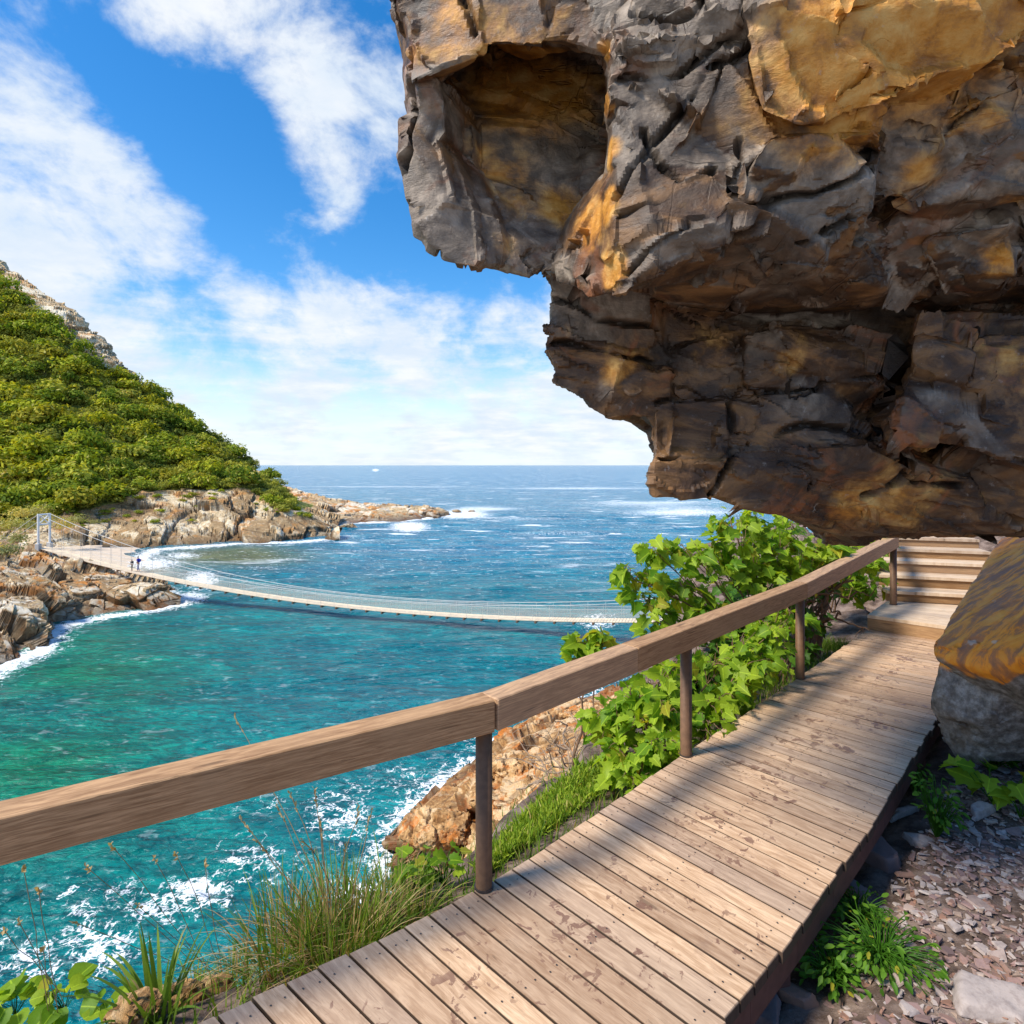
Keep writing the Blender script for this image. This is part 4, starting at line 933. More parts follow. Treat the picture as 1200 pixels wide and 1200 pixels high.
def spot(px, py, rx, ry, a):
    global foam
    foam = np.maximum(foam, a * np.exp(-((PXs - px) / rx) ** 2 - ((PYs - py) / ry) ** 2))
for q in [(235, 680, 26, 14, .95), (225, 700, 22, 8, 1.0), (175, 660, 45, 9, 1.0), (215, 650, 30, 5, .8), (130, 664, 30, 6, .9), (480, 617, 26, 7, 1.15), (540, 603, 40, 6, 1.15), (570, 596, 60, 4, .8), (700, 728, 30, 14, .75), (650, 840, 40, 20, .8),
          (455, 1010, 40, 55, .78), (400, 960, 60, 50, .62), (300, 1010, 70, 40, .58), (235, 1045, 45, 30, .85), (120, 1105, 70, 40, .72), (40, 1125, 60, 50, .62), (180, 1060, 80, 40, .6), (430, 1045, 50, 20, .95), (90, 1060, 60, 40, .5), (480, 915, 70, 30, .5), (560, 870, 50, 25, .5), (420, 925, 70, 25, .42), (310, 940, 60, 30, .42),
          (800, 600, 90, 7, .85), (760, 590, 120, 4, .8), (680, 572, 140, 1.8, .8), (450, 570, 160, 1.2, .75), (440, 551, 5, 2.2, 1.0), (600, 608, 120, 3, .55), (780, 640, 70, 8, .5), (640, 625, 120, 4, .5), (330, 655, 50, 2, .6), (420, 645, 60, 3, .5), (310, 665, 60, 2, .5)]:
    spot(*q)
# real depth of the water: shallow green in the lee, teal in the gorge mouth, deep blue outside
def lerpc(a, b, f): return np.array(a)[None] * (1 - f[:, None]) + np.array(b)[None] * f[:, None]
teal = (.000, .145, .175); green = (.004, .165, .078); blue = (.000, .165, .275); deep = (.000, .165, .31); olive = (.13, .15, .055)
c = lerpc(teal, blue, sstep(55, 110, Y.ravel())); c = lerpc2 = c * (1 - sstep(120, 500, Y.ravel()))[:, None] + np.array(deep)[None] * sstep(120, 500, Y.ravel())[:, None]
g1 = np.clip(np.exp(-((PXs - 60) / 190) ** 2 - ((PYs - 830) / 120) ** 2) * 1.0 + .55 * np.exp(-((PXs - 60) / 300) ** 2 - ((PYs - 1020) / 150) ** 2), 0, 1) * (.75 + .5 * fbm(np.stack([Q[:, 0] / 9, Q[:, 1] / 9, Q[:, 0] * 0], 1), 3, 3))
g1 = np.clip(g1, 0, 1)[:, None]; c = c * (1 - g1) + np.array(green) * g1
g2 = np.clip(1.1 * np.exp(-((PXs - 275) / 85) ** 2 - ((PYs - 651) / 12) ** 2), 0, .9)[:, None]; c = c * (1 - g2) + np.array(olive) * g2
g3 = np.clip(.7 * np.exp(-((PXs - 150) / 60) ** 2 - ((PYs - 665) / 12) ** 2), 0, 1)[:, None]; c = c * (1 - g3) + np.array((.34, .30, .21)) * g3
amp = np.interp(Y.ravel(), [9, 30, 80, 200, 400], [.16, .2, .3, .45, 0])
q3 = np.stack([Q[:, 0] * .10, Q[:, 1] * .26, Q[:, 0] * 0], 1)
zz_ = ZW + amp * fbm(q3 * 1.3, 4, 61) * (PXs > -500) + .14 * np.clip(foam, 0, 1) * fbm(q3 * 6, 2, 9) * (Y.ravel() < 200)
far = sstep(48, 130, Y.ravel())
o = mk('sea', np.stack([Q[:, 0], Q[:, 1], zz_], 1), grid_faces(len(dep), len(cols_)), M['sea'], attrs={'foam': foam, 'wcol': c, 'far': far}, smooth=True); tag(o, kind='structure')
# ------------------------------------------------------------------ suspension footbridge
bT = np.array([-56.4, 72.0]); bE = np.array([17.5, 47.8]); bdir = (bE - bT) / np.linalg.norm(bE - bT); bn = np.array([-bdir[1], bdir[0]])
def bz(t): return -7.95 - 13.0 * t + 10.6 * t * t
def bp(t, off=0, dz=0): q = bT + (bE - bT) * t + bn * off; return np.array([q[0], q[1], bz(t) + dz])
def cz(t): return 1.1 + 2.95 * np.clip(1 - t / .56, 0, 1) ** 2 + .9 * np.clip((t - .6) / .4, 0, 1) ** 2
br = empty('suspension_bridge', tuple(bp(0))); b0 = bp(0)
tag(br, 'long sagging plank suspension footbridge across the gorge mouth', 'bridge')
m = MB(); W = .64
n = 300
for i in range(n):
    a, b = bp(i / n, 0, .02), bp((i + .86) / n, 0, .02)
    o2 = np.array([*(bn * W), 0])
    V = [a - o2, b - o2, b + o2, a + o2]; V = V + [v - np.array([0, 0, .05]) for v in V]
    m.add(np.array(V) - b0, [[0, 1, 2, 3], [7, 6, 5, 4], [0, 4, 5, 1], [1, 5, 6, 2], [2, 6, 7, 3], [3, 7, 4, 0]], None, rng.random())
m.build('walkway_planks', M['bplank'], br)
for i in range(46):
    m = MB(); t = (i + .5) / 46; a, b = bp(t, -W - .08, -.14), bp(t, W + .08, -.14); beam(m, a - b0, b - b0, .16, .2, .01); m.build('cross_joist', M['bjoist'], br)
for s in (-1, 1):
    m = MB(); tube(m, [bp(t, s * (W - .1), -.06) - b0 for t in np.linspace(0, 1, 60)], .03, 5); m.build('deck_cable', M['galv'], br)
for s in (-1, 1):
    m = MB(); tube(m, [bp(t, s * (W + .02), cz(t)) - b0 for t in np.linspace(0, 1, 80)], .028, 6)
    m.build('main_cable', M['galv'], br); m = MB()
    tube(m, [bp(t, s * (W + .02), min(1.05, cz(t) - .1)) - b0 for t in np.linspace(0, 1, 80)], .018, 5)
    m.build('hand_rope', M['galv'], br); m = MB()
    tube(m, [bp(0, s * (W + .02), cz(0)) - b0, np.array([*(bT - bdir * 9 + bn * s * W), -8.6]) - b0], .03, 6)
    m.build('back_stay', M['galv'], br)
    for i in range(50):
        m = MB(); t = (i + .5) / 50; tube(m, [bp(t, s * (W + .02), -.05) - b0, bp(t, s * (W + .02), cz(t)) - b0], .011, 4, cap=False); m.build('hanger_rod', M['galv'], br)
    ts = np.linspace(.02, 1, 90); V = [bp(t, s * (W + .035), -.04) - b0 for t in ts] + [bp(t, s * (W + .035), 1.02) - b0 for t in ts]
    mk('side_netting', V, [[i, i + 1, 91 + i, 90 + i] for i in range(89)], M['net'], br)
th = 4.1
for s in (-1, 1):
    q = bp(0, s * (W + .02)); tw = MB(); tube(tw, [q - b0 + np.array([0, 0, .3]), q - b0 + np.array([0, 0, th])], .13, 10); tw.build('tower_leg', M['white'], br)
    f_ = MB(); beam(f_, q - b0 + np.array([0, 0, -1.4]), q - b0 + np.array([0, 0, .55]), .5, .5, .03); f_.build('tower_footing', M['concrete'], br)
A = lambda s, z: bp(0, s * (W + .02)) - b0 + np.array([0, 0, z])
for z in (th - .1, th - 1.3): tw = MB(); tube(tw, [A(-1, z), A(1, z)], .10, 8); tw.build('cross_beam', M['white'], br)
for s in (-1, 1): tw = MB(); tube(tw, [A(-s, th - .15), A(s, th - 1.25)], .07, 6); tw.build('diagonal_brace', M['white'], br)

# ------------------------------------------------------------------ two walkers on the bridge
def skin_fig(name, J, E, mat, parent=None):
    """one continuous skinned surface from a skeleton of joints"""
    names = list(J); me = bpy.data.meshes.new(name); me.from_pydata([J[k][0] for k in names], [(names.index(a), names.index(b)) for a, b in E], [])
    o = link(bpy.data.objects.new(name, me)); o.modifiers.new('s', 'SKIN'); sub = o.modifiers.new('u', 'SUBSURF'); sub.levels = 1; sub.render_levels = 1
    for i, k in enumerate(names):
        v = me.skin_vertices[0].data[i]; v.radius = J[k][1] if isinstance(J[k][1], tuple) else (J[k][1],) * 2; v.use_root = i == 0
    e = eval_mesh(o); v, n_, f = arrays(e); bpy.data.objects.remove(o); bpy.data.meshes.remove(me); bpy.data.meshes.remove(e)
    r = mk(name, v, f, mat, parent, smooth=True); return r
def person(loc, face, h, label, top, leg, pack, hair_c):
    k = h / 1.75; root = empty('person', loc); root.rotation_euler = (0, 0, face); tag(root, label, 'person')
    J = dict(pelvis=((0, 0, .95), (.15, .11)), waist=((0, 0, 1.1), (.135, .1)), chest=((0, .01, 1.32), (.165, .115)), neck=((0, .02, 1.49), .055), head=((0, .03, 1.62), (.085, .10)), crown=((0, .02, 1.71), .07))
    E = [('pelvis', 'waist'), ('waist', 'chest'), ('chest', 'neck'), ('neck', 'head'), ('head', 'crown')]
    for s, n_ in ((-1, 'l'), (1, 'r')):
        st_ = .16 * s
        J.update({n_ + 'sh': ((.17 * s, 0, 1.42), .06), n_ + 'el': ((.25 * s, -.02, 1.15), .045), n_ + 'wr': ((.24 * s, .12, .93), .032), n_ + 'ha': ((.235 * s, .17, .86), .03),
                  n_ + 'hip': ((.09 * s, 0, .88), .085), n_ + 'kn': ((.10 * s, st_ * .6 + .03, .49), .06), n_ + 'an': ((.10 * s, st_, .09), .042), n_ + 'toe': ((.11 * s, st_ + .16, .035), .035)})
        E += [('chest', n_ + 'sh'), (n_ + 'sh', n_ + 'el'), (n_ + 'el', n_ + 'wr'), (n_ + 'wr', n_ + 'ha'), ('pelvis', n_ + 'hip'), (n_ + 'hip', n_ + 'kn'), (n_ + 'kn', n_ + 'an'), (n_ + 'an', n_ + 'toe')]
    J = {a: (tuple(c * k for c in b[0]), tuple(x * k for x in b[1]) if isinstance(b[1], tuple) else b[1] * k) for a, b in J.items()}
    skin_fig('body', J, E, M['skin'], root)
    g = lambda q, r: ((tuple(c * k for c in q)), tuple(x * k for x in r) if isinstance(r, tuple) else r * k)
    skin_fig('shirt', dict(a=g((0, 0, .98), (.165, .125)), b=g((0, .005, 1.32), (.18, .13)), c=g((0, .01, 1.44), (.11, .09)), l=g((-.18, 0, 1.42), .075), l2=g((-.225, -.01, 1.22), .065), r=g((.18, 0, 1.42), .075), r2=g((.225, -.01, 1.22), .065)),
             [('a', 'b'), ('b', 'c'), ('b', 'l'), ('l', 'l2'), ('b', 'r'), ('r', 'r2')], top, root)
    skin_fig('trousers', dict(a=g((0, 0, .97), (.165, .125)), b=g((0, 0, .86), (.15, .11)), l=g((-.09, 0, .84), .098), l2=g((-.10, -.07, .49), .075), l3=g((-.10, -.16, .16), .06), r=g((.09, 0, .84), .098), r2=g((.10, .12, .49), .075), r3=g((.10, .16, .16), .06)),
             [('a', 'b'), ('b', 'l'), ('l', 'l2'), ('l2', 'l3'), ('b', 'r'), ('r', 'r2'), ('r2', 'r3')], leg, root)
    skin_fig('hair', dict(a=g((0, -.005, 1.67), (.092, .095)), b=g((0, -.01, 1.74), .07)), [('a', 'b')], hair_c, root)
    if pack is not None:
        skin_fig('backpack', dict(a=g((0, -.17, 1.08), (.15, .09)), b=g((0, -.19, 1.28), (.16, .11)), c=g((0, -.16, 1.46), (.12, .08))), [('a', 'b'), ('b', 'c')], pack, root)
    return root
hd_ = math.atan2(bdir[1], bdir[0])
person(tuple(bp(.194, -.05, .03)), hd_ - R(90) + R(200), 1.8, 'person in blue clothes with a big blue backpack walking on the bridge', M['blue'], M['jean'], M['blue'], M['hair'])
person(tuple(bp(.185, -.25, .03)), hd_ - R(90) + R(180), 1.35, 'shorter person in dark clothes walking just ahead of the blue backpack', M['dkcloth'], M['dkcloth'], None, M['hair'])
# ------------------------------------------------------------------ plants
def onground(px, py, d0=1.3, d1=9):
    for d_ in np.arange(d0, d1, .02):
        p = P(px, py, d_)
        if p[2] <= ground_z(p[0], p[1]): return np.array([p[0], p[1], ground_z(p[0], p[1])])
    return P(px, py, d1)

class Leaves:
    """many leaves of one outline collected into one mesh (vectorised)"""
    def __init__(s): s.pos = []; s.dir = []; s.nrm = []; s.size = []; s.rnd = []
    def add(s, pos, d, n, size, rnd=None):
        s.pos.append(pos); s.dir.append(d); s.nrm.append(n); s.size.append(size); s.rnd.append(rng.random() if rnd is None else rnd)
    def build(s, name, mat, outline, faces, parent=None, origin=(0, 0, 0), bend=.25, fold=.3):
        p = np.array(s.pos) - np.array(origin); d_ = np.array(s.dir); d_ /= np.linalg.norm(d_, axis=1)[:, None] + 1e-9
        n = np.array(s.nrm); x = np.cross(d_, n); x /= np.linalg.norm(x, axis=1)[:, None] + 1e-9; n = np.cross(x, d_)
        sz = np.array(s.size)[:, None, None]; o = np.array(outline, float)
        z = np.abs(o[:, 0]) * fold - bend * o[:, 1] ** 2
        jit = 1 + rng.normal(0, .07, (len(p), len(o), 1)); z = z[None] * rng.uniform(-.2, 2.2, (len(p), 1)) + .12 * rng.normal(0, 1, (len(p), 1)) * o[None, :, 0] * o[None, :, 1]
        V = p[:, None] + sz * jit * (o[None, :, 0, None] * x[:, None] + o[None, :, 1, None] * d_[:, None] + z[:, :, None] * n[:, None])
        k = len(o); F = (np.array(faces)[None] + (np.arange(len(p)) * k)[:, None, None]).reshape(-1, len(faces[0]))
        return mk(name, V.reshape(-1, 3), F, mat, parent, {'rnd': np.repeat(np.array(s.rnd), k)}, np.tile(o, (len(p), 1)), True)

half = [(.13, -.13), (.36, -.10), (.40, .06), (.53, .16), (.38, .28), (.42, .42), (.58, .56), (.34, .58), (.27, .72), (.16, .82)]
LOBED = [(0, 0), (0, .33), (0, .66), (0, 1.0)] + half + [(-x, y) for x, y in half]
def _side(o_):
    g = lambda i: o_ + i
    return [(0, g(0), g(1)), (0, g(1), g(2)), (0, g(2), 1), (g(2), g(3), 1), (g(3), g(4), 1), (g(4), g(5), 1), (1, g(5), 2), (g(5), g(6), g(7)), (g(5), g(7), 2), (g(7), g(8), 2), (g(8), g(9), 2), (g(9), 3, 2)]
LOBED_F = _side(4) + [(a, c, b) for a, b, c in _side(14)]
OVAL = [(0, 0), (.17, .25), (.24, .55), (.13, .85), (0, 1), (-.13, .85), (-.24, .55), (-.17, .25), (0, .5)]
OVAL_F = [(i, (i + 1) % 8, 8) for i in range(8)]
BLADE = [(-.5, 0), (.5, 0)]

def rdir(): v = rng.normal(0, 1, 3); return v / np.linalg.norm(v)
def path(a, b, sag=.15, wob=.03, n=9):
    t = np.linspace(0, 1, n)[:, None]; p = a + (b - a) * t; p[:, 2] += sag * np.sin(t[:, 0] * math.pi)
    w = np.cumsum(rng.normal(0, wob, (n, 3)), 0); w -= w[-1] * t; return p + w * np.minimum(1, t * 3)

def leafy(name, label, cat, base, tips, leaf=.15, per=26, spread=.26, mat='vine_leaf', stem_r=.012, group=None, wood='twig', lean=(0, -.35, .6)):
    root = empty(name, tuple(base)); tag(root, label, cat, group); mbs = MB(); lv = Leaves(); base = np.array(base)
    for tp in tips:
        tp = np.array(tp); r_ = tp[3] if len(tp) > 3 else 1.; tip = tp[:3]
        main = path(base + rng.normal(0, .06, 3) * [1, 1, 0], tip, .18, .03, 12)
        tube(mbs, main - base, np.linspace(stem_r, stem_r * .35, 12), 6)
        k = int(per * r_)
        twigs = []
        for _ in range(max(3, k // 5)):
            a = main[rng.integers(6, 12)]; e = tip + rdir() * spread * r_ * (.35 + .65 * rng.random()) * np.array([1, 1, .85])
            tw_ = path(a, e, .04, .012, 6); tube(mbs, tw_ - base, np.linspace(stem_r * .4, stem_r * .15, 6), 4, cap=False); twigs.append(tw_)
        for _ in range(k):
            tw_ = twigs[rng.integers(len(twigs))]; a = tw_[rng.integers(1, 6)]
            o_ = (a - tip); o_[2] *= .4; o_ = o_ / (np.linalg.norm(o_) + .05) * .8 + rdir() * .7
            o_[2] = o_[2] * .5 - .25; pos = a + o_ / np.linalg.norm(o_) * .05
            n_ = np.array(lean) + rdir() * .55
            lv.add(pos, o_, n_, leaf * (.3 + .85 * rng.random() ** .8))
    mbs.build('stems', M[wood], root)
    lv.build('foliage', M[mat], LOBED, LOBED_F, root, base)
    return root

g1 = onground(925, 800, 4, 8); g1 = np.array([2.75, 6.35, -.55])
leafy('leafy_shrub', 'tall bright green lobed leaf shrub rising above the handrail against the sea', 'shrub', g1,
      [(*P(858, 618, 6.5), 1.3), (*P(885, 600, 6.6), .8), (*P(840, 650, 6.4), 1.2), (*P(800, 640, 6.3), .8), (*P(765, 640, 6.2), .7), (*P(738, 672, 6.1), 1.1), (*P(752, 700, 6.1), 1.0), (*P(800, 690, 6.3), .9), (*P(765, 730, 6.0), .6),
       (*P(905, 630, 6.6), 1.2), (*P(935, 650, 6.7), 1.1), (*P(965, 640, 6.9), 1.0), (*P(880, 670, 6.5), 1.2), (*P(990, 648, 7.2), .7), (*P(1000, 634, 7.6), 1.0), (*P(970, 626, 7.2), 1.0), (*P(930, 620, 6.9), 1.0), (*P(1018, 640, 7.9), .9), (*P(830, 720, 6.2), .8)], .145, 54, .25)
leafy('leafy_shrub', 'low lobed leaf shrub crowding the gap between the second and third railing posts', 'shrub', (1.62, 4.95, -.5),
      [(*P(838, 780, 5.2), 1.1), (*P(870, 760, 5.4), 1.1), (*P(905, 740, 5.6), 1.), (*P(835, 830, 4.8), 1.), (*P(870, 800, 5.1), 1.), (*P(905, 775, 5.4), 1.), (*P(930, 720, 6.0), .8), (*P(828, 860, 4.5), .6)], .12, 58, .25)
leafy('leafy_shrub', 'dense lobed leaf shrub beside the second railing post above the pale rocks', 'shrub', (.95, 4.65, -.6),
      [(*P(745, 820, 4.8), 1.1), (*P(722, 850, 4.7), 1.2), (*P(705, 835, 4.8), .7), (*P(770, 800, 4.9), 1.), (*P(760, 850, 4.6), 1.2), (*P(735, 890, 4.4), 1.1), (*P(785, 835, 4.6), 1.), (*P(775, 880, 4.3), .9), (*P(790, 780, 5.0), .7), (*P(745, 915, 4.2), .6)], .12, 56, .22)
leafy('leafy_shrub', 'small leafy sprig poking up in front of the sea left of the tall shrub', 'shrub', (.65, 5.4, -.9), [(*P(690, 756, 5.5), .8), (*P(672, 764, 5.5), .4), (*P(708, 748, 5.5), .5)], .14, 48, .18)
leafy('leafy_shrub', 'bright young shrub growing by the left side of the wooden steps', 'shrub', (4.55, 8.5, -.1), [(*P(1005, 668, 8.4), .9), (*P(1020, 690, 8.2), .9), (*P(990, 690, 8.3), .8), (*P(1024, 662, 8.6), .8)], .14, 55, .27)
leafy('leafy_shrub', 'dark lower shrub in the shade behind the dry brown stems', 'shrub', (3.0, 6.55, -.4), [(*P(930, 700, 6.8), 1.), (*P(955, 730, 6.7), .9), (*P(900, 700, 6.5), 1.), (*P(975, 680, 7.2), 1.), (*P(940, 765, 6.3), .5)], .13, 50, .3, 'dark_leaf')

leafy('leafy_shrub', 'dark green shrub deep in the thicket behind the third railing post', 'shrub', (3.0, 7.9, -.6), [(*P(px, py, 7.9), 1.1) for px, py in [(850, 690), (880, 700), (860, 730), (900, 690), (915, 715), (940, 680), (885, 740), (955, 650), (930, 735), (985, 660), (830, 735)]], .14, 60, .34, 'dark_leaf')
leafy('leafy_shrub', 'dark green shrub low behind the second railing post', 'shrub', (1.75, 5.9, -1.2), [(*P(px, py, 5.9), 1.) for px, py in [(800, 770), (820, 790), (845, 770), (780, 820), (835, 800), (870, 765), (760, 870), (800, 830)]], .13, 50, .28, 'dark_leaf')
# bare brown stems by the far rail, bleached dead branches over the shore
def bare(name, label, base, tips, r_, mat, group=None, nb=5, ln=.3):
    root = empty(name, tuple(base)); tag(root, label, 'dead shrub', group); m = MB(); base = np.array(base)
    for tp in tips:
        main = path(base + rng.normal(0, .08, 3) * [1, 1, .2], np.array(tp), .12, .04, 10); tube(m, main - base, np.linspace(r_, r_ * .4, 10), 6)
        for _ in range(nb):
            a = main[rng.integers(3, 10)]; e = a + (rdir() + np.array([0, 0, .25])) * ln * (.5 + rng.random())
            t2 = path(a, e, .03, .02, 7); tube(m, t2 - base, np.linspace(r_ * .45, r_ * .15, 7), 5, cap=False)
            for _ in range(2):
                a2 = t2[rng.integers(2, 7)]; t3 = path(a2, a2 + rdir() * ln * .55, .02, .012, 5); tube(m, t3 - base, np.linspace(r_ * .22, r_ * .1, 5), 4, cap=False)
    m.build('branches', M[mat], root); return root
bare('dry_shrub', 'cluster of thick dry brown stems between the last two railing posts', (3.35, 6.85, -.2), [P(*q) for q in [(955, 690, 7.0), (975, 685, 7.0), (990, 700, 7.1), (940, 705, 6.9), (965, 670, 7.1), (1000, 680, 7.3), (985, 720, 7.0), (950, 730, 6.8)]], .028, 'twig', nb=3, ln=.28)
bare('dead_shrub', 'bleached leafless branches sprawling over the pale shore rocks', (.95, 5.9, -1.6), [P(*q) for q in [(650, 872, 6.6), (640, 905, 6.4), (620, 890, 6.6), (670, 890, 6.3), (665, 850, 6.9), (690, 860, 6.4), (655, 930, 6.1), (605, 925, 6.4)]], .019, 'dead', nb=7, ln=.36)

def blades(name, label, cat, base, n, hgt, wid, mat, spread=.12, lean=.6, parent=None, stuff=False, droop=.5, bias=(0, 0, 0)):
    V = []; F = []; A = []; base = np.array(base, float); k = 0
    for _ in range(n):
        an = rng.random() * 6.283; rr = spread * math.sqrt(rng.random()); b = np.array([math.cos(an) * rr, math.sin(an) * rr, -.02])
        out = np.array([math.cos(an), math.sin(an), 0]) * lean * rng.random() + rng.normal(0, .12, 3) * [1, 1, 0] + np.array(bias)
        h = hgt * (.45 + .65 * rng.random()); w = wid * (.6 + .7 * rng.random()); sd_ = np.cross(out + [1e-3, 0, 0], [0, 0, 1]); sd_ = sd_ / np.linalg.norm(sd_); sd_ = sd_ * math.cos(.6) + rng.normal(0, .3, 3) * [1, 1, 0]
        sd_ /= np.linalg.norm(sd_); rv = rng.random(); m_ = 6
        for i in range(m_):
            t = i / (m_ - 1); p = b + out * h * t + np.array([0, 0, h * (t - droop * t * t * np.linalg.norm(out))])
            ww = w * (1 - t) ** .7 * .5 + .0004; V += [p - sd_ * ww, p + sd_ * ww]; A += [rv, rv]
            if i: F.append([k + 2 * i - 2, k + 2 * i - 1, k + 2 * i + 1, k + 2 * i])
        k += 2 * m_
    o = mk(name, np.array(V) + (base if parent is None and stuff else 0), np.array(F), M[mat], parent, {'rnd': A}, None, True)
    if parent is None and not stuff: o.location = tuple(base)
    if parent is None and label: tag(o, label, cat)
    return o
def at(px, py): return onground(px, py, 1.6, 6)
for i, (px, py, n, h, lab) in enumerate([(395, 1120, 420, .46, 'biggest spiky green grass tussock at the edge of the boardwalk'), (330, 1128, 300, .40, 'grass tussock just left of the biggest one beside the plank ends'), (462, 1082, 280, .36, 'grass tussock nearest to the railing post at the plank ends'), (275, 1150, 200, .34, 'small grass tussock near the bottom edge between strap leaves and big tussock'), (430, 1105, 220, .3, 'short grass tuft tucked against the planks below the biggest tussock')]):
    g = at(px, py)
    root = empty('grass_tussock', tuple(g)); tag(root, lab, 'grass tussock')
    blades('green_blades', None, None, g, int(n * .72), h, .008, 'blade', .19, 1.0, root)
    blades('dry_blades', None, None, g, n // 2, h * 1.1, .006, 'dry', .17, 1.25, root, droop=.75)
def stalks(label, base, tips, hook=.06):
    root = empty('grass_stalk', tuple(base)); tag(root, label, 'dry grass'); base = np.array(base)
    for tp in tips:
        m = MB(); lv = Leaves(); p = path(base + rng.normal(0, .05, 3) * [1, 1, 0], np.array(tp), .03, .006, 9); tube(m, p - base, np.linspace(.0034, .0015, 9), 4, cap=False)
        d_ = p[-1] - p[-2]; d_ /= np.linalg.norm(d_)
        for j in range(9): lv.add(p[-1] - d_ * (.10 - .0125 * j), d_ + rdir() * .5, rdir(), .022)
        sm_ = m.build('stem', M['dry'], root); lv.build('seed_head', M['dry'], OVAL, OVAL_F, sm_, base)
for lab, b, tp in [('dry grass stalks standing tall out of the biggest tussock', (395, 1110), [(325, 945, 3.1), (340, 930, 3.1), (368, 925, 3.1), (375, 960, 3.1), (420, 945, 3.2), (436, 950, 3.2), (300, 985, 3.0), (282, 960, 3.0), (355, 985, 3.0), (405, 990, 3.1), (275, 840, 3.3)]),
                   ('dry grass stalks leaning left over the water near the bottom edge', (255, 1155), [(100, 1015, 2.6), (130, 990, 2.6), (180, 1005, 2.7), (205, 1000, 2.7), (240, 1010, 2.7), (85, 1080, 2.5), (160, 1060, 2.6)]),
                   ('thin dry stalks at the left border of the view rising above the broad leaves', (62, 1185), [(27, 1015, 2.3), (45, 1040, 2.3), (22, 1080, 2.3), (5, 1090, 2.3), (50, 1110, 2.3)])]:
    stalks(lab, at(*b), [P(*q) for q in tp])
for px, py, n, h, lab in [(228, 1170, 60, .42, 'clump of long strap leaves by the corner of the planks'), (185, 1192, 45, .40, 'clump of strap leaves beside the broad leaves at the bottom edge')]:
    g = at(px, py); blades('strap_leaf_plant', lab, 'plant', g, n, h, .024, 'blade', .07, .9, droop=.6)
def broad(label, base, n, size, mat='dark_leaf', h=.16, sp=.16, outline=LOBED, faces=LOBED_F, name='broad_leaf_plant'):
    base = np.array(base); root = empty(name, tuple(base)); tag(root, label, 'plant'); m = MB(); lv = Leaves()
    for _ in range(n):
        an = rng.random() * 6.283; r_ = sp * math.sqrt(rng.random()); tip = base + np.array([math.cos(an) * r_, math.sin(an) * r_, h * (.35 + .8 * rng.random())])
        p = path(base, tip, .03, .006, 6); tube(m, p - base, np.linspace(.004, .002, 6), 4, cap=False)
        lv.add(tip, np.array([math.cos(an), math.sin(an), -.1]) + rdir() * .4, np.array([0, -.35, 1]) + rdir() * .35, size * (.6 + .6 * rng.random()))
    m.build('stems', M['weed_leaf'], root); lv.build('foliage', M[mat], outline, faces, root, base); return root
ROUND = [(0, 0), (.34, -.06), (.55, .2), (.55, .55), (.33, .86), (0, .96), (-.33, .86), (-.55, .55), (-.55, .2), (-.34, -.06), (0, .42)]
ROUND_F = [(i, (i + 1) % 10, 10) for i in range(10)]
for px, py, n, s, lab in [(75, 1185, 18, .19, 'broad glossy leaves at the bottom left beside the strap leaves'), (18, 1190, 16, .20, 'broad dark leaves in the bottom left corner'), (125, 1200, 10, .15, 'few broad leaves low at the bottom edge under the dry stalks')]:
    broad(lab, at(px, py), n, s, 'vine_leaf', .20, .17, ROUND, ROUND_F)
for px, py, n, s, lab in [(492, 1050, 14, .085, 'round leaved plant poking out by the foot of the near railing post'), (520, 1040, 12, .07, 'small leafy plant between the plank ends and the near railing post')]:
    broad(lab, at(px, py), n, s, 'vine_leaf', .18, .12, LOBED, LOBED_F)
# short grass and small herbs along the seaward edge: nobody could count it
V = []; F = []; A = []; k = 0
for _ in range(5200):
    al_ = rng.uniform(1.0, 9.5); s0 = abs(rng.normal(0, .45)) + .02; t_ = np.interp(al_, [-.9, .08, .73, 1.91, 3.78, 5.89, 8.2], [0.3, .42, .5714, .5714 + .0001, .714, .857, 1.])
    j = min(len(LE) - 2, int(np.clip((al_ - 1.0) / 7.5, 0, .999) * (len(LE) - 1) * .72 + len(LE) * .28)); a = LE[j]; u = LE[j + 1] - LE[j]; u /= np.linalg.norm(u); nn_ = np.array([-u[1], u[0]])
    q = a + nn_ * s0 + u * rng.normal(0, .08)
    g = np.array([*q, ground_z(*q)]); h = rng.uniform(.05, .17); o_ = rdir() * [.5, .5, 0]; w = rng.uniform(.003, .007); sd_ = np.array([rng.normal(), rng.normal(), 0]); sd_ /= np.linalg.norm(sd_)
    rv = rng.random()
    for i in range(4):
        t = i / 3; p = g + o_ * h * t * t + np.array([0, 0, h * t]); ww = w * (1 - t * .9); V += [p - sd_ * ww, p + sd_ * ww]; A += [rv, rv]
        if i: F.append([k + 2 * i - 2, k + 2 * i - 1, k + 2 * i + 1, k + 2 * i])
    k += 8
o = mk('short_grass', V, np.array(F), M['blade'], attrs={'rnd': A}, smooth=True); tag(o, kind='stuff')
# mossy green mound past the near post
lv = Leaves()
for _ in range(6500):
    px = rng.uniform(560, 720); py = np.interp(px, [560, 720], [1034, 922]) - rng.random() ** 1.2 * np.interp(px, [560, 620, 680, 720], [12, 38, 50, 30]) - 1; g = onground(px, py, 2.7, 6)
    lv.add(g + [0, 0, rng.uniform(-.02, .02)], rdir() * .7 + [0, 0, 1.], rdir() + [0, -.6, .3], rng.uniform(.03, .085), rng.random())
o = lv.build('turf', M['moss'], [(x * .32, y) for x, y in OVAL], OVAL_F); tag(o, kind='stuff')

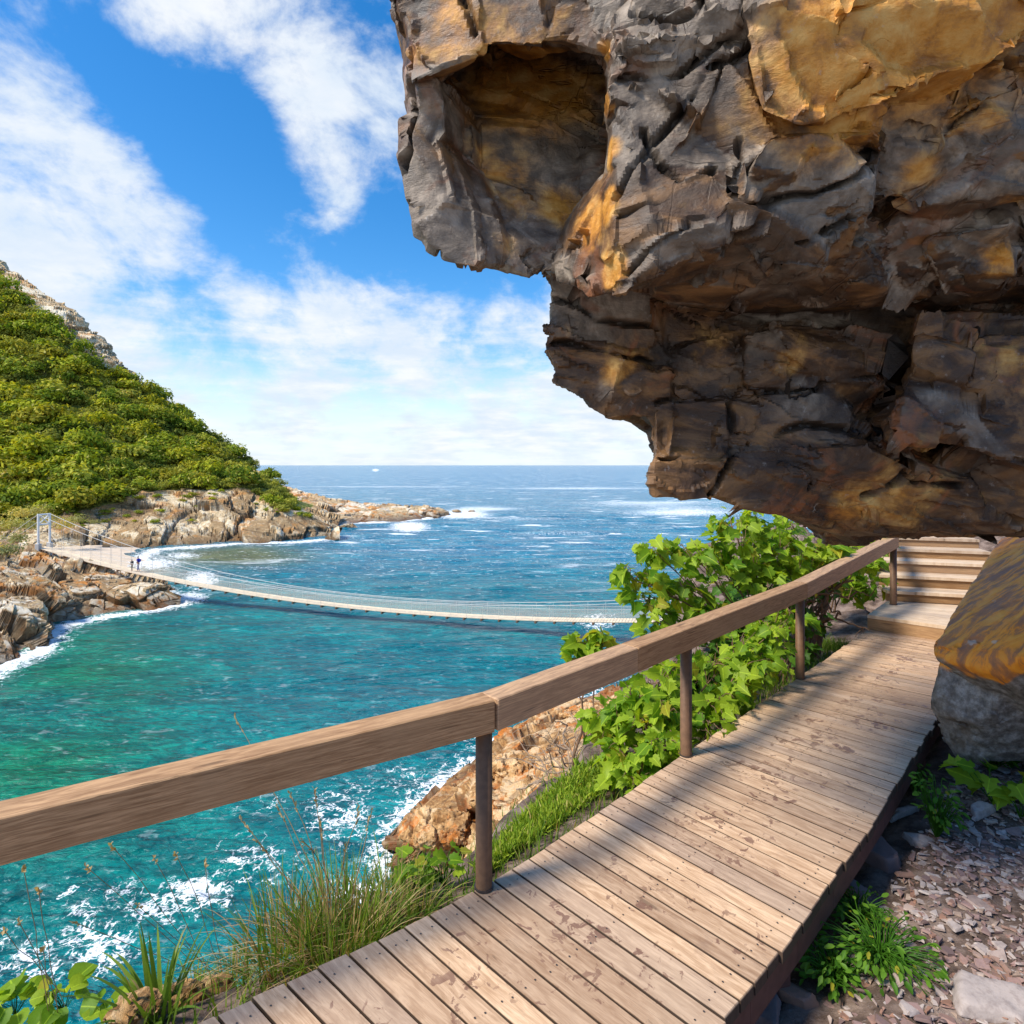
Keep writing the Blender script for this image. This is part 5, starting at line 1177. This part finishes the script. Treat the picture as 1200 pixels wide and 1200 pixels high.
# weeds on the landward side
def weed(label, px, py, n, s, h, sp, mat='weed_leaf', d0=1.6):
    return broad(label, onground(px, py, d0, 8), n, s, mat, h, sp, OVAL, OVAL_F, 'weed')
weed('tall leafy weed growing from the slate below the boulder', 1098, 985, 90, .05, .32, .12)
weed('yellow green weed against the base of the boulder', 1072, 935, 60, .045, .2, .1)
weed('feathery green plant at the right border in front of the boulder', 1185, 900, 160, .05, .42, .2)
weed('fine leaved plant right under the grey side of the boulder', 1160, 905, 90, .045, .3, .14)
weed('low weed patch on the gravel close to the deck edge, upper of the three', 1005, 1085, 110, .04, .12, .16)
weed('low weed patch on the gravel, widest of the three', 1030, 1130, 190, .042, .12, .24)
weed('low weed patch beside the brown slab at the bottom edge', 975, 1155, 130, .042, .13, .16)
broad('broad leaved plant with yellowing leaves in front of the boulder', onground(1165, 945, 2, 8), 14, .15, 'vine_leaf', .22, .2)
broad('small broad leaved seedling at the right border above the gravel', onground(1196, 960, 2, 8), 8, .11, 'vine_leaf', .16, .12)

# ------------------------------------------------------------------ slate
def chip(c, sx, sy, sz, rot, tilt):
    n = rng.integers(5, 8); an = np.sort(rng.random(n)) * 6.283; r_ = rng.uniform(.65, 1.1, n)
    b = np.stack([np.cos(an) * r_ * sx, np.sin(an) * r_ * sy, np.zeros(n)], 1); t = b * rng.uniform(.75, .95, (n, 1)) + [0, 0, sz]
    V = np.concatenate([b, t]); q = np.array(Quaternion((math.cos(rot / 2), 0, 0, math.sin(rot / 2))).to_matrix()); tl = np.array(Quaternion((Vector((rng.normal(), rng.normal(), 0)).normalized()), tilt).to_matrix())
    V = V @ q.T @ tl.T
    F = [list(range(n))[::-1], [n + i for i in range(n)]] + [[i, (i + 1) % n, n + (i + 1) % n, n + i] for i in range(n)]
    return V + np.array(c), F
m = MB()
spots = []
for _ in range(19000):
    x = rng.uniform(.9, 5.2); y = rng.uniform(1.6, 4.8); p_ = (x - y) / 1.414
    if p_ < -.88 + .12 * rng.random() or p_ > 1.6: continue
    sz = rng.lognormal(-3.78, .5); spots.append((x, y, sz))
for x, y, sz in spots:
    if sz > .052: continue
    V, F = chip((x, y, ground_z(x, y) + rng.uniform(-.004, .014)), sz, sz * rng.uniform(.4, .9), sz * rng.uniform(.12, .3), rng.random() * 6.28, abs(rng.normal(0, .22))); m.add(V, F, None, rng.random())
o = m.build('gravel', M['stone']); tag(o, kind='stuff')
big = [s for s in spots if s[2] > .052]; random.shuffle(big)
for x, y, sz in big[:90]:
    V, F = chip((0, 0, 0), min(sz, .1), min(sz, .1) * rng.uniform(.5, .9), sz * rng.uniform(.1, .25), rng.random() * 6.28, abs(rng.normal(0, .2)))
    mm = MB(); mm.add(V, F, None, rng.random()); o = mm.build('slate_chip', M['stone']); o.location = (x, y, ground_z(x, y) + .012); tag(o, 'palm sized flat slate chip lying loose in the gravel by the boardwalk', 'stone', 'larger slate chips in the gravel')
for px, py, sx, sy, sz, rot, tone, tilt, lab in [(1165, 1180, .22, .15, .05, .3, .62, .04, 'broad pinkish slab in the bottom right corner of the gravel'), (925, 1172, .19, .07, .06, -.5, .43, .25, 'long rust brown slab half under the boardwalk edge'), (1062, 962, .20, .08, .05, .5, .7, .15, 'long grey slab sticking out below the boulder'),
                                                 (1072, 990, .14, .10, .05, .2, .62, .1, 'tan square edged slab below the long grey one'), (1035, 1010, .13, .12, .10, .9, .1, .2, 'dark angular stone in the shade of the deck edge'), (1150, 955, .17, .06, .05, .3, .75, .2, 'pale narrow slab among the weeds under the boulder'), (1000, 1050, .12, .10, .07, 1.4, .2, .3, 'dark stone against the side beam of the boardwalk'), (905, 1195, .12, .09, .05, .4, .2, .2, 'dark grey slab at the bottom edge beside the plank ends')]:
    g = onground(px, py, 1.6, 8); V, F = chip((0, 0, 0), sx, sy, sz, rot, tilt); v, n_, f = remesh(np.array(V), F, .012); v = v + n_ * (.012 * fbm(v * 9, 3, int(px)))[:, None]
    o = mk('stone_slab', v, f, M['stone'], attrs={'rnd': np.full(len(v), tone)}, smooth=True); o.location = tuple(g); tag(o, lab, 'stone')
    try: o.data.set_sharp_from_angle(angle=R(35))
    except Exception: pass

# ------------------------------------------------------------------ scrub on the far hillside
def clump(n, hgt, wid, leaf, seed):
    r_ = np.random.default_rng(seed); lob = [(r_.normal(0, wid * .28, 2), hgt * r_.uniform(.35, .8), wid * r_.uniform(.28, .5)) for _ in range(7)]
    pos = []; nr = []
    while len(pos) < n:
        (c, z, s) = lob[r_.integers(7)]; v = r_.normal(0, 1, 3); v /= np.linalg.norm(v)
        if v[2] < -.35: continue
        p = np.array([*c, z]) + v * s * (.65 + .4 * r_.random()) * [1, 1, .75]
        if p[2] < .02: p[2] = abs(p[2]) * .3
        pos.append(p); nr.append(v + r_.normal(0, .55, 3) + [0, 0, .5])
    pos = np.array(pos); nr = np.array(nr); nr /= np.linalg.norm(nr, axis=1)[:, None]
    t = np.cross(nr, r_.normal(0, 1, (n, 3))); t /= np.linalg.norm(t, axis=1)[:, None]; b = np.cross(nr, t); s = leaf * r_.uniform(.5, 1.15, (n, 1))
    V = np.stack([pos - t * s, pos - b * s * .45, pos + t * s, pos + b * s * .45], 1).reshape(-1, 3)
    return V, np.arange(n * 4).reshape(n, 4), np.repeat(r_.random(n), 4)
vis = (HVEG > .55) & (HPX > -40) & (HPX < 345) & (HN[:, 1] * (0 - HV[:, 1]) + HN[:, 0] * -HV[:, 0] + HN[:, 2] * (2 - HV[:, 2]) > 0) & (HV[:, 1] < np.interp(HPX, [-420, 0, 100, 200, 290, 345], [225, 198, 190, 183, 173, 150]) + 3)
ids = np.flatnonzero(vis); rng.shuffle(ids)
# keep them spaced so that crowns crowd without coinciding
gaps = fbm(HV / np.array([7., 7., 5.]), 3, 19); taken = {}; pick = []
for i in ids:
    x, y, z = HV[i]; kx, ky, kz = int(x // 1.6), int(y // 1.6), int(z // 1.6); ok = (kx, ky, kz) not in taken
    if ok and rng.random() < np.clip(.95 - 1.6 * max(0., gaps[i] - .02), .12, .95): taken[(kx, ky, kz)] = 1; pick.append(i)
print('scrub', len(pick))
size = rng.lognormal(-.22, .55, len(pick)) * np.interp(HPX[pick], [-40, 240, 330], [1, 1, .5]); px_size = size / HV[pick][:, 1]
order = np.argsort(-px_size)
protos = [clump(420, 1.6, 2.3, .26, 100 + k) for k in range(7)]
pm = [mesh_from('hillside_shrub', v, f, {'rnd': a}, None, True) for v, f, a in protos]
for me in pm: me.materials.append(M['scrub'])
mm_V = []; mm_F = []; mm_A = []; off = 0
small = [clump(210, 1.5, 2.3, .31, 200 + k) for k in range(7)]
patch = fbm(HV[pick] / np.array([11., 11., 8.]), 3, 23)
for rank, oi in enumerate(order):
    i = pick[oi]; s = float(np.clip(size[oi], .3, 2.5)); k = rng.integers(7); c = HV[i] - np.array([0, 0, .15])
    if rank < 260:
        o = bpy.data.objects.new('hillside_shrub', pm[k]); o.location = tuple(c); o.scale = (s, s, s * rng.uniform(.85, 1.25)); o.rotation_euler = (0, 0, rng.random() * 6.28); link(o)
        tag(o, 'rounded green shrub growing in the thicket on the steep headland slope', 'shrub', 'shrubs on the headland slope')
    else:
        v, f, a = small[k]; an = rng.random() * 6.28; ca, sa = math.cos(an), math.sin(an); w = np.stack([v[:, 0] * ca - v[:, 1] * sa, v[:, 0] * sa + v[:, 1] * ca, v[:, 2] * rng.uniform(.8, 1.2)], 1) * s + c
        mm_V.append(w); mm_F.append(f + off); mm_A.append(np.clip(a * .35 + rng.random() ** 1.2 * .5 + .04 + .55 * patch[oi], 0, 1)); off += len(v)
o = mk('hillside_thicket', np.concatenate(mm_V), np.concatenate(mm_F), M['scrubm'], None, {'rnd': np.concatenate(mm_A)}, None, True); tag(o, kind='stuff')
# pale bushes round the landward end of the bridge
pmesh = [mesh_from('pale_bush', *clump(520, 2.0, 3.2, .22, 300 + k)[:2], {'rnd': clump(520, 2.0, 3.2, .22, 300 + k)[2]}, None, True) for k in range(3)]
for me in pmesh: me.materials.append(M['pale'])
for j, (px, py, d_, s) in enumerate([(8, 640, 64, .8), (-15, 640, 66, .9), (22, 628, 74, .8), (35, 612, 88, 1.0), (5, 612, 84, 1.0), (60, 607, 98, .9), (75, 612, 100, .9), (-25, 618, 80, 1.), (18, 600, 98, 1.), (90, 606, 104, .8), (28, 640, 72, .5), (48, 596, 105, 1.0), (110, 610, 106, .5)]):
    o = bpy.data.objects.new('pale_bush', pmesh[j % 3]); p = P(px, py, d_); o.location = (p[0], p[1], p[2] - 1.7 * s); o.scale = (s, s, s); o.rotation_euler = (0, 0, j * 1.3); link(o)
    tag(o, 'pale yellow green bush in the thicket behind the bridge tower', 'bush', 'pale bushes behind the bridge tower')
rk = np.flatnonzero((HVEG < .4) & (HPX > 90) & (HPX < 385) & (HV[:, 2] > -9.5) & (HV[:, 1] < 150)); rng.shuffle(rk)
for i in rk[:38]:
    o = bpy.data.objects.new('rock_shrub', pm[rng.integers(7)]); s = rng.uniform(.35, .75); o.location = tuple(HV[i] - [0, 0, .2]); o.scale = (s, s, s * .8); o.rotation_euler = (0, 0, rng.random() * 6); link(o)
    tag(o, 'small shrub rooted among the orange rocks above the cove', 'shrub', 'shrubs dotted over the shore rocks')
